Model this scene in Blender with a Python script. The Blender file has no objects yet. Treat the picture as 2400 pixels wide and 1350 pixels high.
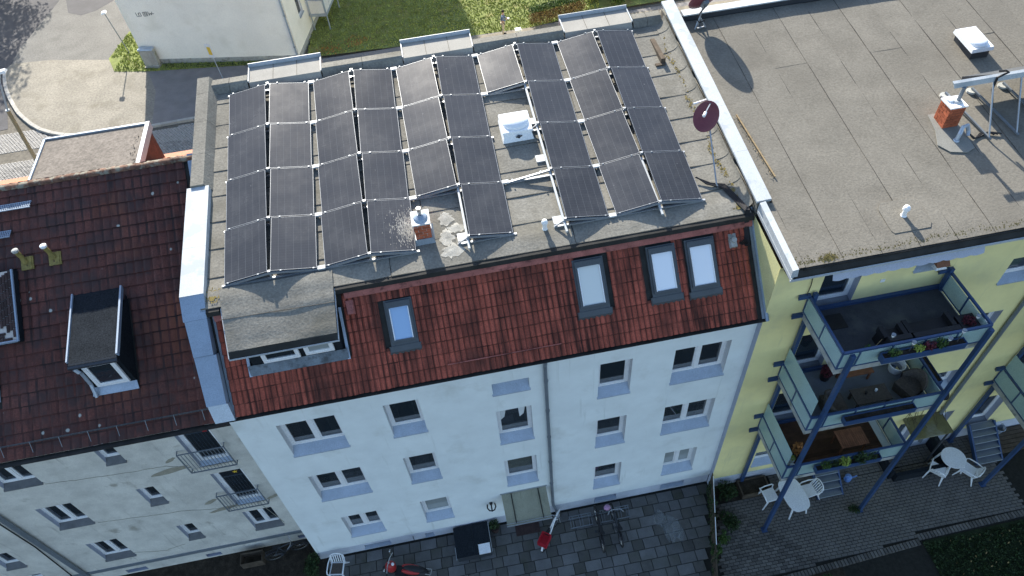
import bpy, bmesh, math, random
from mathutils import Vector, Matrix
random.seed(7)
R = math.radians
sc = bpy.context.scene
C = sc.collection

# ------------------------------------------------------------------ camera
cam = bpy.data.objects.new('camera', bpy.data.cameras.new('camera'))
C.objects.link(cam)
YAW, PIT, ROL = 0.1019, 0.8696, -0.1008
cy, sy = math.cos(YAW), math.sin(YAW)
cp, sp = math.cos(PIT), math.sin(PIT)
fw = Vector((sy * cp, cy * cp, -sp)); rt = Vector((cy, -sy, 0)); up = rt.cross(fw)
cr, sr = math.cos(ROL), math.sin(ROL)
r2 = cr * rt + sr * up; u2 = -sr * rt + cr * up
CAMP = Vector((7.1428, -10.9622, 26.3745))
cam.matrix_world = Matrix(((r2.x, u2.x, -fw.x, CAMP.x), (r2.y, u2.y, -fw.y, CAMP.y), (r2.z, u2.z, -fw.z, CAMP.z), (0, 0, 0, 1)))
cam.data.sensor_width = 36; cam.data.lens = 1704.84 / 2400 * 36
cam.data.clip_end = 3000; cam.data.clip_start = 0.1
sc.camera = cam

# ------------------------------------------------------------------ light
ELEV, AZ = 28.5, -7.0
w = bpy.data.worlds.new('World'); sc.world = w; w.use_nodes = True
nt = w.node_tree; nt.nodes.clear()
sky = nt.nodes.new('ShaderNodeTexSky'); sky.sky_type = 'NISHITA'; sky.sun_disc = False
sky.sun_elevation = R(ELEV); sky.sun_rotation = R(AZ); sky.air_density = 1.0; sky.dust_density = 1.0; sky.ozone_density = 1.4
bg = nt.nodes.new('ShaderNodeBackground'); bg.inputs[1].default_value = 0.118
wo = nt.nodes.new('ShaderNodeOutputWorld')
nt.links.new(sky.outputs[0], bg.inputs[0]); nt.links.new(bg.outputs[0], wo.inputs[0])
sd = bpy.data.lights.new('sun', 'SUN'); sd.energy = 5.0; sd.angle = R(0.55); sd.color = (1.0, 0.93, 0.82)
so = bpy.data.objects.new('sun', sd); C.objects.link(so)
sdir = Vector((math.sin(R(AZ)) * math.cos(R(ELEV)), math.cos(R(AZ)) * math.cos(R(ELEV)), math.sin(R(ELEV))))
so.rotation_euler = (-sdir).to_track_quat('-Z', 'Y').to_euler(); so.location = (0, 20, 60)
vs = sc.view_settings
vs.view_transform = 'Standard'; vs.look = 'None'; vs.gamma = 1; vs.use_curve_mapping = False; vs.exposure = 1.35
sc.cycles.max_bounces = 6; sc.cycles.diffuse_bounces = 3; sc.cycles.glossy_bounces = 3
sc.cycles.caustics_reflective = False; sc.cycles.caustics_refractive = False

# ------------------------------------------------------------------ materials
MATS = {}
def pm(name, col, rough=.8, var=.25, scale=2., fine=40., finev=.15, bump=.15, metal=0., spec=.3, rnd=0., stain=None, sscale=1., sthr=.55, ssoft=.12, streak=None, huevar=None, spots=None):
    """procedural surface: large noise, fine grain, per-object variation, stains, streaks, lichen spots"""
    m = bpy.data.materials.new(name); m.use_nodes = True
    t = m.node_tree; n = t.nodes; L = t.links
    b = n['Principled BSDF']
    geo = n.new('ShaderNodeNewGeometry')
    def noise(sc_, det=4, vec=None, rough_=.6):
        q = n.new('ShaderNodeTexNoise'); q.inputs['Scale'].default_value = sc_; q.inputs['Detail'].default_value = det; q.inputs['Roughness'].default_value = rough_
        L.new(vec if vec else geo.outputs['Position'], q.inputs['Vector']); return q.outputs['Fac']
    def mul(a, bb, op='MULTIPLY'):
        q = n.new('ShaderNodeMath'); q.operation = op
        for i, v in enumerate((a, bb)):
            if isinstance(v, (int, float)): q.inputs[i].default_value = v
            else: L.new(v, q.inputs[i])
        return q.outputs[0]
    def remap(a, lo, hi, x0=.3, x1=.7):
        q = n.new('ShaderNodeMapRange'); q.inputs[1].default_value = x0; q.inputs[2].default_value = x1; q.inputs[3].default_value = lo; q.inputs[4].default_value = hi
        L.new(a, q.inputs[0]); return q.outputs[0]
    f = remap(noise(scale), 1 - var, 1 + var)
    g = noise(fine, 3)
    f = mul(f, remap(g, 1 - finev, 1 + finev))
    if rnd:
        oi = n.new('ShaderNodeObjectInfo')
        f = mul(f, remap(oi.outputs['Random'], 1 - rnd, 1 + rnd, 0, 1))
    mx = n.new('ShaderNodeVectorMath'); mx.operation = 'SCALE'; mx.inputs[0].default_value = col[:3]; L.new(f, mx.inputs['Scale'])
    c = mx.outputs[0]
    def blend(c, fac, col2):
        q = n.new('ShaderNodeMix'); q.data_type = 'RGBA'; L.new(fac, q.inputs[0]); L.new(c, q.inputs[6]); q.inputs[7].default_value = (*col2, 1); return q.outputs[2]
    if huevar:
        c = blend(c, remap(noise(scale * .7 + .3), 0, 1, .42, .62), huevar)
    if stain:
        c = blend(c, remap(noise(sscale, 6), 0, .85, sthr, sthr + ssoft), stain)
    if streak:   # (colour, scale_across, scale_along, threshold)
        mp = n.new('ShaderNodeMapping'); L.new(geo.outputs['Position'], mp.inputs['Vector']); mp.inputs['Scale'].default_value = (streak[1], streak[2], streak[2])
        c = blend(c, mul(remap(noise(1., 4, mp.outputs[0]), 0, .9, streak[3], streak[3] + .16), remap(noise(.55, 3), .15, 1.1)), streak[0])
    if spots:    # (colour, scale, radius, coverage)
        v = n.new('ShaderNodeTexVoronoi'); v.inputs['Scale'].default_value = spots[1]; L.new(geo.outputs['Position'], v.inputs['Vector'])
        s1 = remap(v.outputs['Distance'], 1, 0, spots[2] * .6, spots[2])
        sp_ = n.new('ShaderNodeSeparateColor'); L.new(v.outputs['Color'], sp_.inputs[0])
        c = blend(c, mul(s1, mul(sp_.outputs[0], spots[3], 'LESS_THAN')), spots[0])
    L.new(c, b.inputs['Base Color'])
    b.inputs['Roughness'].default_value = rough; b.inputs['Metallic'].default_value = metal
    b.inputs['Specular IOR Level'].default_value = spec
    if bump:
        bp = n.new('ShaderNodeBump'); bp.inputs['Strength'].default_value = bump; bp.inputs['Distance'].default_value = .02; L.new(g, bp.inputs['Height']); L.new(bp.outputs[0], b.inputs['Normal'])
    MATS[name] = m
    return m
G = MATS
pm('white_plaster', (.77, .82, .815), var=.06, scale=1.2, fine=90, finev=.04, bump=.12, stain=(.52, .54, .50), sscale=.9, sthr=.56, ssoft=.3, streak=((.56, .60, .58), 5., .35, .60))
pm('white_reveal', (.66, .68, .70), var=.06, bump=.05)
pm('plinth_plaster', (.56, .60, .67), var=.1, scale=1.5, bump=.1, stain=(.33, .36, .40), sscale=1.4, sthr=.55, ssoft=.3)
pm('yellow_plaster', (.83, .74, .36), var=.07, scale=1.1, fine=90, finev=.05, bump=.12, stain=(.64, .58, .32), sscale=.8, sthr=.52, ssoft=.3, streak=((.56, .52, .30), 4., .3, .60))
pm('grey_trim', (.36, .39, .47), var=.08, bump=.05)
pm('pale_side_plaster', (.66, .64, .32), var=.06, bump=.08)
pm('old_plaster', (.60, .585, .53), var=.16, scale=1.6, fine=45, finev=.14, bump=.25, stain=(.33, .31, .26), sscale=.75, sthr=.62, ssoft=.06, streak=((.27, .26, .23), 5., .5, .60))
pm('patch_plaster', (.30, .28, .22), var=.2, scale=5, bump=.2)
pm('opposite_plaster', (.89, .86, .77), var=.05, scale=.6, bump=.06, stain=(.70, .67, .57), sscale=.5, sthr=.56, ssoft=.25)
pm('red_tile', (.39, .097, .062), rough=.8, var=.22, scale=2.5, fine=28, finev=.28, bump=.2, rnd=.10, stain=(.13, .045, .033), sscale=.8, sthr=.52, ssoft=.2, streak=((.022, .013, .011), 6.5, .42, .42))
pm('red_tile_dirt_shade', (.165, .048, .033), rough=.85, var=.4, scale=3, fine=60, finev=.3, rnd=.3, streak=((.022, .013, .011), 6.5, .42, .40))  # dirt of the troughs, plus painted shade along each course
pm('brown_tile_dirt_shade', (.090, .034, .028), rough=.85, var=.3, scale=2, rnd=.14, huevar=(.043, .026, .025), spots=((.40, .41, .37), 2.0, .12, .55))
pm('red_tile_ridge', (.36, .13, .11), rough=.75, var=.25, scale=3, rnd=.1, stain=(.07, .03, .03), sscale=4, sthr=.55)
pm('brown_tile', (.115, .043, .034), rough=.8, var=.25, scale=1.2, fine=25, finev=.3, bump=.2, rnd=.14, huevar=(.062, .036, .034), stain=(.20, .07, .04), sscale=.33, sthr=.57, ssoft=.12, streak=((.02, .012, .012), 5., .5, .56), spots=((.40, .41, .37), 2.0, .12, .55))
pm('brown_tile_lit', (.33, .13, .07), rough=.75, var=.2, rnd=.2)  # brown tile with the sunlight put into its colour, for the front slope
pm('ridge_tile', (.14, .075, .05), rough=.85, var=.5, scale=5, rnd=.25, stain=(.25, .24, .19), sscale=4, sthr=.5, ssoft=.1)
pm('felt', (.200, .193, .168), rough=.95, var=.15, scale=1.3, fine=17, finev=.21, bump=.4, rnd=.06, spec=.08, stain=(.12, .113, .09), sscale=.7, sthr=.54, ssoft=.25)
pm('felt_yellow_roof', (.176, .165, .140), rough=.95, var=.13, scale=1.1, fine=17, finev=.16, bump=.4, rnd=.06, spec=.08, stain=(.125, .116, .098), sscale=.55, sthr=.52, ssoft=.2)
pm('felt_pale', (.30, .29, .26), rough=.95, var=.1, scale=1.5, fine=55, finev=.2, bump=.3, rnd=.05)
pm('felt_dark', (.020, .024, .029), rough=1, var=.15, scale=2, fine=25, finev=.35, bump=.4, spec=.02)
pm('anthracite', (.075, .085, .092), rough=.5, var=.1, spec=.35, bump=.03)
pm('lead_grey', (.15, .185, .22), rough=.6, var=.3, scale=3, stain=(.06, .07, .08), sscale=4, sthr=.52)
pm('slate_sill', (.13, .135, .14), rough=.7, var=.2, scale=4)
pm('felt_grey', (.172, .152, .130), rough=.95, var=.12, scale=1.2, fine=12, finev=.3, bump=.3)
pm('felt_patch', (.21, .21, .19), rough=.9, var=.1)
pm('black_edge', (.022, .022, .020), rough=.7, var=.4, scale=3)
pm('moss_yellow', (.19, .15, .05), rough=1, var=.4, scale=8)
pm('white_metal', (.42, .455, .475), rough=.55, var=.06, metal=0, spec=.5, stain=(.33, .37, .40), sscale=1.6, sthr=.54, ssoft=.05, bump=.03)
pm('zinc', (.40, .46, .53), rough=.42, var=.1, scale=2.5, metal=.35, spec=.5, bump=.04)
pm('blue_zinc', (.27, .34, .43), rough=.5, var=.08, metal=.1, spec=.5, bump=.03)
pm('aluminium', (.36, .38, .40), rough=.42, var=.06, metal=.5, spec=.5, bump=.02)
pm('grey_metal', (.20, .23, .26), rough=.45, var=.12, metal=.3, spec=.4, bump=.04)
pm('dark_metal', (.035, .04, .048), rough=.5, var=.15, spec=.4, bump=.03)
pm('steel', (.5, .5, .5), rough=.25, metal=.9, var=.1, bump=0)
pm('white_plastic', (.80, .82, .83), rough=.35, var=.04, spec=.5, bump=0)
pm('white_paint', (.80, .81, .82), rough=.4, var=.04, spec=.5, bump=0)
pm('black', (.018, .018, .020), rough=.55, var=.2, bump=.05)
pm('rubber', (.02, .02, .02), rough=.8, var=.1, bump=.05)
pm('blue_steel', (.030, .066, .155), rough=.45, var=.12, spec=.4, bump=.03)
pm('milky_glass', (.40, .56, .54), rough=.22, var=.05, spec=.5, bump=0)
pm('concrete', (.36, .37, .35), rough=.9, var=.2, scale=4, stain=(.16, .17, .13), sscale=3, sthr=.55, bump=.2)
pm('balcony_felt', (.055, .058, .066), rough=.9, var=.2, scale=2, fine=60, finev=.25, stain=(.09, .095, .09), sscale=1.2, sthr=.58)
pm('balcony_grey', (.17, .19, .22), rough=.8, var=.12, scale=2)
pm('wood_deck', (.075, .038, .024), rough=.7, var=.25, scale=3, rnd=.25)
pm('wood_table', (.20, .085, .045), rough=.6, var=.2, scale=6, rnd=.15)
pm('wicker', (.085, .072, .06), rough=.8, var=.3, scale=20, fine=120, finev=.35, bump=.4)
pm('brick_red', (.38, .105, .05), rough=.85, var=.2, scale=6, rnd=.25)
pm('brick_dark', (.045, .028, .026), rough=.8, var=.3, scale=6, rnd=.35)
pm('mortar', (.50, .46, .42), rough=.95, var=.1)
pm('mortar_dark', (.11, .06, .05), rough=.95, var=.1)
pm('slab_dark', (.098, .096, .089), rough=.85, var=.2, scale=3, fine=50, finev=.2, rnd=.18, stain=(.06, .062, .045), sscale=1.5, sthr=.5, ssoft=.2)
pm('slab_stain', (.24, .25, .25), rough=.8, var=.3, scale=5, rnd=.2)
pm('slab_light', (.132, .132, .130), rough=.85, var=.15, scale=2.5, fine=50, finev=.18, rnd=.18, stain=(.09, .092, .075), sscale=.9, sthr=.52, ssoft=.25)
pm('joint', (.022, .022, .018), rough=1, var=.3, scale=8)
pm('paver', (.118, .110, .098), rough=.85, var=.18, scale=2, fine=50, finev=.2, rnd=.3)
pm('sett', (.27, .262, .245), rough=.8, var=.15, scale=4, rnd=.22)
pm('sett_joint', (.13, .12, .10), rough=1, var=.3, scale=6)
pm('kerb_stone', (.36, .35, .32), rough=.85, var=.12, scale=3, rnd=.08)
pm('gravel_beige', (.235, .22, .185), rough=1, var=.14, scale=.6, fine=8, finev=.25, bump=.4, stain=(.155, .142, .11), sscale=.7, sthr=.53, ssoft=.2)
pm('gravel_grey', (.155, .153, .143), rough=1, var=.12, scale=.7, fine=9, finev=.22, bump=.35, stain=(.12, .12, .11), sscale=.8, sthr=.55, ssoft=.2)
pm('asphalt', (.075, .075, .08), rough=.9, var=.15, scale=1, fine=40, finev=.2, bump=.3)
pm('sandy_path', (.24, .215, .17), rough=1, var=.2, scale=2, fine=25, finev=.2)
pm('sidewalk', (.20, .19, .185), rough=.95, var=.12, scale=1.4, fine=40, finev=.15)
pm('soil', (.035, .028, .02), rough=1, var=.5, scale=4, fine=30, finev=.4, bump=.6)
pm('lawn', (.165, .195, .060), rough=1, var=.3, scale=1.2, fine=18, finev=.4, bump=.6, stain=(.25, .21, .09), sscale=.7, sthr=.55, ssoft=.15)
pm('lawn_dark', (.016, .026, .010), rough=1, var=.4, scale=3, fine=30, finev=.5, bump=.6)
pm('grass_blade', (.27, .32, .085), rough=.9, var=.35, scale=1.5, fine=9, finev=.35, bump=0)
pm('leaf', (.055, .105, .025), rough=.7, var=.5, scale=5, fine=14, finev=.4, bump=0)
pm('leaf_dark', (.028, .052, .016), rough=.7, var=.5, scale=5, fine=14, finev=.4, bump=0)
pm('leaf_dry', (.22, .16, .07), rough=.9, var=.4, scale=4, fine=12, finev=.4, bump=0)
pm('leaf_lime', (.25, .32, .06), rough=.7, var=.3, scale=8, bump=0)
pm('leaf_red', (.10, .02, .03), rough=.7, var=.4, scale=8, bump=0)
pm('leaf_orange', (.40, .17, .05), rough=.7, var=.4, scale=8, bump=0)
pm('bark', (.09, .07, .05), rough=.95, var=.3, scale=5)
pm('tan_wood', (.33, .26, .16), rough=.85, var=.12, scale=3)
pm('straw', (.27, .20, .11), rough=.9, var=.25, scale=9)
pm('maroon', (.16, .042, .055), rough=.5, var=.08, spec=.4, bump=0)
pm('ochre_plastic', (.24, .19, .06), rough=.6, var=.3, scale=9)
pm('red_plastic', (.42, .015, .03), rough=.5, var=.1, bump=0)
pm('red_paint', (.36, .03, .03), rough=.35, var=.1, bump=0)
pm('pink', (.45, .25, .40), rough=.6, var=.1, bump=0)
pm('blue_plastic', (.15, .28, .6), rough=.5, var=.1, bump=0)
pm('mossy_slab', (.15, .14, .065), rough=.9, var=.25, scale=2, stain=(.23, .23, .18), sscale=1.3, sthr=.52, ssoft=.12)
pm('canopy_sheet', (.29, .285, .21), rough=.55, var=.15, scale=1.5, streak=((.19, .19, .13), 7., 1.2, .55), bump=.05)
pm('awning_cloth', (.42, .46, .56), rough=.9, var=.05, bump=.05)
pm('blind', (.60, .62, .57), rough=.8, var=.06, bump=.02)
pm('curtain', (.62, .65, .66), rough=.9, var=.1)
pm('denim', (.06, .085, .15), rough=.9, var=.2)
pm('jacket', (.13, .17, .26), rough=.9, var=.15)
pm('trousers', (.40, .35, .27), rough=.9, var=.1)
pm('skin', (.48, .29, .21), rough=.6, var=.05, bump=0)
pm('hair', (.02, .014, .01), rough=.6, var=.2)
pm('yellow_sign', (.75, .50, .05), rough=.5, var=.05, bump=0)
pm('sign_white', (.75, .76, .78), rough=.5, var=.04, bump=0)
pm('graffiti', (.10, .11, .11), rough=.7, var=.1, bump=0)
pm('ochre_panel', (.62, .52, .34), rough=.6, var=.06)
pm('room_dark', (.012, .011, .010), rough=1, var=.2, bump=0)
pm('balcony_panel', (.70, .70, .68), rough=.5, var=.05, bump=0)

def glass(name, col, rough=.03, ior=1.5, spec=.6):
    m = bpy.data.materials.new(name); m.use_nodes = True
    b = m.node_tree.nodes['Principled BSDF']; b.inputs['Base Color'].default_value = (*col, 1); b.inputs['Roughness'].default_value = rough; b.inputs['IOR'].default_value = ior; b.inputs['Specular IOR Level'].default_value = spec
    n = m.node_tree.nodes; L = m.node_tree.links
    g = n.new('ShaderNodeNewGeometry'); q = n.new('ShaderNodeTexNoise'); q.inputs['Scale'].default_value = .8; q.inputs['Detail'].default_value = 1
    L.new(g.outputs['Position'], q.inputs['Vector']); bp = n.new('ShaderNodeBump'); bp.inputs['Strength'].default_value = .05; bp.inputs['Distance'].default_value = .05
    L.new(q.outputs[0], bp.inputs['Height']); L.new(bp.outputs[0], b.inputs['Normal'])
    MATS[name] = m
glass('pane', (.022, .034, .046), .03, 2.4, .85)
glass('pane_blind', (.30, .33, .33), .05, 1.5, .8)
glass('roof_pane', (.26, .43, .66), .04, 2.0, .8)
glass('roof_pane_white', (.86, .88, .89), .10, 2.2, .8)
glass('roof_pane_cream', (.66, .68, .62), .12, 2.0, .8)
glass('dome', (.82, .84, .86), .12, 1.5, .6)

def panel_mat():
    m = bpy.data.materials.new('solar_cells'); m.use_nodes = True
    t = m.node_tree; n = t.nodes; L = t.links; b = n['Principled BSDF']
    tc = n.new('ShaderNodeTexCoord'); s = n.new('ShaderNodeSeparateXYZ'); L.new(tc.outputs['Object'], s.inputs[0])
    def mth(op, a, bb=None, c=None):
        q = n.new('ShaderNodeMath'); q.operation = op
        for i, v in enumerate((a, bb, c)):
            if v is None: continue
            if isinstance(v, (int, float)): q.inputs[i].default_value = v
            else: L.new(v, q.inputs[i])
        return q.outputs[0]
    def line(o, pitch, wd):
        fr = mth('FRACT', mth('DIVIDE', o, pitch)); d = mth('ABSOLUTE', mth('SUBTRACT', fr, .5)); return mth('GREATER_THAN', d, .5 - wd / pitch / 2)
    a = line(s.outputs[0], 1.14 / 6, .0055)
    c2 = line(s.outputs[1], 1.68 / 20, .006)
    bus = line(s.outputs[0], 1.14 / 54, .0022)
    k = mth('MAXIMUM', mth('MULTIPLY', a, .85), mth('MAXIMUM', mth('MULTIPLY', c2, .22), mth('MULTIPLY', bus, .05)))
    nz = n.new('ShaderNodeTexNoise'); nz.inputs['Scale'].default_value = 3; nz.inputs['Detail'].default_value = 5; L.new(tc.outputs['Object'], nz.inputs['Vector'])
    oi = n.new('ShaderNodeObjectInfo')
    base = mth('MULTIPLY_ADD', nz.outputs[0], .010, mth('MULTIPLY_ADD', oi.outputs['Random'], .009, .028))
    cm = n.new('ShaderNodeCombineColor'); L.new(base, cm.inputs[0]); L.new(mth('MULTIPLY', base, 1.10), cm.inputs[1]); L.new(mth('MULTIPLY', base, 1.32), cm.inputs[2])
    mx = n.new('ShaderNodeMix'); mx.data_type = 'RGBA'; L.new(k, mx.inputs[0]); L.new(cm.outputs[0], mx.inputs[6]); mx.inputs[7].default_value = (.105, .115, .125, 1)
    ge = n.new('ShaderNodeNewGeometry'); dn = n.new('ShaderNodeTexNoise'); dn.inputs['Scale'].default_value = .9; dn.inputs['Detail'].default_value = 6; dn.inputs['Roughness'].default_value = .7; L.new(ge.outputs['Position'], dn.inputs['Vector'])
    dm = n.new('ShaderNodeMapRange'); dm.inputs[1].default_value = .46; dm.inputs[2].default_value = .72; dm.inputs[3].default_value = 0; dm.inputs[4].default_value = .15; L.new(dn.outputs[0], dm.inputs[0])
    vo = n.new('ShaderNodeTexVoronoi'); vo.inputs['Scale'].default_value = 3.2; L.new(ge.outputs['Position'], vo.inputs['Vector'])
    vs_ = n.new('ShaderNodeSeparateColor'); L.new(vo.outputs['Color'], vs_.inputs[0])
    spk = mth('MULTIPLY', mth('LESS_THAN', vo.outputs['Distance'], .055), mth('LESS_THAN', vs_.outputs[0], .16))
    dust = mth('MAXIMUM', dm.outputs[0], mth('MULTIPLY', spk, .8))
    m2 = n.new('ShaderNodeMix'); m2.data_type = 'RGBA'; L.new(dust, m2.inputs[0]); L.new(mx.outputs[2], m2.inputs[6]); m2.inputs[7].default_value = (.15, .155, .16, 1)
    L.new(m2.outputs[2], b.inputs['Base Color'])
    rr = n.new('ShaderNodeMapRange'); rr.inputs[3].default_value = .18; rr.inputs[4].default_value = .34; L.new(dn.outputs[0], rr.inputs[0]); L.new(rr.outputs[0], b.inputs['Roughness'])
    b.inputs['Roughness'].default_value = .22; b.inputs['IOR'].default_value = 1.4; b.inputs['Specular IOR Level'].default_value = .27
    MATS['solar_cells'] = m
panel_mat()
def see_through(name, a, src=None):
    m = G[name]; m.node_tree.nodes['Principled BSDF'].inputs['Alpha'].default_value = a
pm('light_stain', (.34, .36, .36), rough=.9, var=.4, scale=4); pm('lime_wash', (.62, .61, .55), rough=.9, var=.3, scale=5)
see_through('milky_glass', .74); see_through('light_stain', .32); see_through('lime_wash', .45); see_through('pane', .72)

# ------------------------------------------------------------------ mesh helpers
class B:
    def __init__(s, T=None): s.v = []; s.f = []; s.mi = []; s.T = T; s.m = 0; s.sm = []; s.smooth = False
    def add(s, vs, fs):
        o = len(s.v)
        s.v += [(s.T @ Vector(p))[:] if s.T else tuple(p) for p in vs]
        for f in fs: s.f.append([i + o for i in f]); s.mi.append(s.m); s.sm.append(s.smooth)
        return s
    def box(s, x0, x1, y0, y1, z0, z1):
        return s.add([(x0, y0, z0), (x1, y0, z0), (x1, y1, z0), (x0, y1, z0), (x0, y0, z1), (x1, y0, z1), (x1, y1, z1), (x0, y1, z1)],
                     [(0, 3, 2, 1), (4, 5, 6, 7), (0, 1, 5, 4), (1, 2, 6, 5), (2, 3, 7, 6), (3, 0, 4, 7)])
    def hexa(s, a, b_):   # two quads (bottom, top) of 4 points
        return s.add(list(a) + list(b_), [(0, 3, 2, 1), (4, 5, 6, 7), (0, 1, 5, 4), (1, 2, 6, 5), (2, 3, 7, 6), (3, 0, 4, 7)])
    def poly(s, pts, flip=False): return s.add(pts, [tuple(range(len(pts)))[::-1] if flip else tuple(range(len(pts)))])
    def prism(s, pts, z0, z1):
        n = len(pts)
        return s.add([(p[0], p[1], z0) for p in pts] + [(p[0], p[1], z1) for p in pts], [tuple(range(n))[::-1], tuple(range(n, 2 * n))] + [(i, (i + 1) % n, n + (i + 1) % n, n + i) for i in range(n)])
    def extr(s, pts, d):
        n = len(pts); d = Vector(d)
        return s.add([tuple(p) for p in pts] + [tuple(Vector(p) + d) for p in pts], [tuple(range(n))[::-1], tuple(range(n, 2 * n))] + [(i, (i + 1) % n, n + (i + 1) % n, n + i) for i in range(n)])
    def bar(s, a, b_, w_, h_=None, up_=(0, 0, 1)):   # rectangular bar from a to b
        a = Vector(a); b_ = Vector(b_); h_ = w_ if h_ is None else h_
        d = (b_ - a).normalized(); u = Vector(up_)
        if abs(d.dot(u)) > .98: u = Vector((0, 1, 0))
        x = d.cross(u).normalized(); y = x.cross(d)
        q = [(-w_ / 2, -h_ / 2), (w_ / 2, -h_ / 2), (w_ / 2, h_ / 2), (-w_ / 2, h_ / 2)]
        return s.hexa([a + x * i + y * j for i, j in q], [b_ + x * i + y * j for i, j in q])
    def tube(s, pts, r, n=8, cap=True):
        pts = [Vector(p) for p in pts]; rs = r if isinstance(r, (list, tuple)) else [r] * len(pts)
        vs, fs = [], []; px = None
        for i, p in enumerate(pts):
            d = (pts[min(i + 1, len(pts) - 1)] - pts[max(i - 1, 0)]).normalized()
            if px is None:
                px = d.orthogonal().normalized()
            px = (px - d * px.dot(d)).normalized(); py = d.cross(px)
            for k in range(n):
                a = 2 * math.pi * k / n; vs.append(p + (px * math.cos(a) + py * math.sin(a)) * rs[i])
        for i in range(len(pts) - 1):
            for k in range(n): fs.append((i * n + k, i * n + (k + 1) % n, (i + 1) * n + (k + 1) % n, (i + 1) * n + k))
        if cap: fs += [tuple(range(n))[::-1], tuple(range((len(pts) - 1) * n, len(pts) * n))]
        return s.add(vs, fs)
    def lathe(s, prof, c=(0, 0, 0), n=16, cap=True):
        vs = [(c[0] + r * math.cos(2 * math.pi * k / n), c[1] + r * math.sin(2 * math.pi * k / n), c[2] + z) for r, z in prof for k in range(n)]
        fs = [(i * n + k, i * n + (k + 1) % n, (i + 1) * n + (k + 1) % n, (i + 1) * n + k) for i in range(len(prof) - 1) for k in range(n)]
        if cap: fs += [tuple(range(n))[::-1], tuple(range((len(prof) - 1) * n, len(prof) * n))]
        return s.add(vs, fs)
    def torus(s, c, R_, r, axis='x', n=20, m=6):
        vs, fs = [], []
        for i in range(n):
            a = 2 * math.pi * i / n
            for j in range(m):
                b_ = 2 * math.pi * j / m; q = R_ + r * math.cos(b_); e = r * math.sin(b_)
                p = {'x': (e, q * math.cos(a), q * math.sin(a)), 'y': (q * math.cos(a), e, q * math.sin(a)), 'z': (q * math.cos(a), q * math.sin(a), e)}[axis]
                vs.append((c[0] + p[0], c[1] + p[1], c[2] + p[2]))
        for i in range(n):
            for j in range(m): fs.append((i * m + j, i * m + (j + 1) % m, ((i + 1) % n) * m + (j + 1) % m, ((i + 1) % n) * m + j))
        return s.add(vs, fs)
    def ball(s, c, rx, ry=None, rz=None, n=10, m=7):
        ry = rx if ry is None else ry; rz = rx if rz is None else rz
        prof = [(math.sin(math.pi * j / m), -math.cos(math.pi * j / m)) for j in range(m + 1)]
        vs = [(c[0] + rx * a * math.cos(2 * math.pi * k / n), c[1] + ry * a * math.sin(2 * math.pi * k / n), c[2] + rz * z) for a, z in prof for k in range(n)]
        return s.add(vs, [(i * n + k, i * n + (k + 1) % n, (i + 1) * n + (k + 1) % n, (i + 1) * n + k) for i in range(m) for k in range(n)])
    def leaves(s, c, rad, count, size, rng=None, shell=.45):
        rg = rng or random
        for _ in range(count):
            while True:
                p = Vector((rg.uniform(-1, 1), rg.uniform(-1, 1), rg.uniform(-1, 1)))
                if shell < p.length < 1 or (p.length < 1 and rg.random() < .25): break
            q = Vector((c[0] + p.x * rad[0], c[1] + p.y * rad[1], c[2] + p.z * rad[2]))
            a = Vector((rg.gauss(0, 1), rg.gauss(0, 1), rg.gauss(0, 1))).normalized(); b_ = a.orthogonal().normalized(); k = a.cross(b_)
            z = size * rg.uniform(.6, 1.4)
            s.add([q - b_ * z, q + k * z * .45, q + b_ * z, q - k * z * .45], [(0, 1, 2, 3)])
        return s
    def mesh(s, name, mats):
        me = bpy.data.meshes.new(name); me.from_pydata(s.v, [], s.f)
        for m in (mats if isinstance(mats, (list, tuple)) else [mats]): me.materials.append(G[m] if isinstance(m, str) else m)
        me.polygons.foreach_set('material_index', s.mi)
        me.polygons.foreach_set('use_smooth', s.sm)
        me.update(); return me
    def build(s, name, mats, parent=None, local=False, **props):
        me = s.mesh(name, mats)
        o = bpy.data.objects.new(name, me); C.objects.link(o)
        if parent is not None:
            o.parent = parent
            if not local: o.matrix_basis = wm(parent).inverted()
        for k, v in props.items(): o[k] = v
        return o
def wm(o):
    m = o.matrix_basis.copy()
    while o.parent: o = o.parent; m = o.matrix_basis @ m
    return m
def thing(name, label, cat, loc=(0, 0, 0), group=None, rz=0):
    o = bpy.data.objects.new(name, None); C.objects.link(o); o.empty_display_size = .2
    o.matrix_basis = Matrix.Translation(loc) @ Matrix.Rotation(rz, 4, 'Z')
    o['label'] = label; o['category'] = cat
    if group: o['group'] = group
    return o
def tag(o, label, cat, group=None):
    o['label'] = label; o['category'] = cat
    if group: o['group'] = group
    return o
def inst(name, me, parent, M):
    o = bpy.data.objects.new(name, me); C.objects.link(o); o.parent = parent; o.matrix_basis = wm(parent).inverted() @ M if parent else M
    return o
def copy_tree(o, parent=None):
    c = o.copy(); C.objects.link(c)
    if parent is not None: c.parent = parent
    for ch in list(o.children): copy_tree(ch, c)
    return c
def frame(o, ux, uy):
    ux = Vector(ux).normalized(); uy = Vector(uy); uy = (uy - ux * uy.dot(ux)).normalized(); uz = ux.cross(uy)
    return Matrix(((ux.x, uy.x, uz.x, o[0]), (ux.y, uy.y, uz.y, o[1]), (ux.z, uy.z, uz.z, o[2]), (0, 0, 0, 1)))
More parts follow.
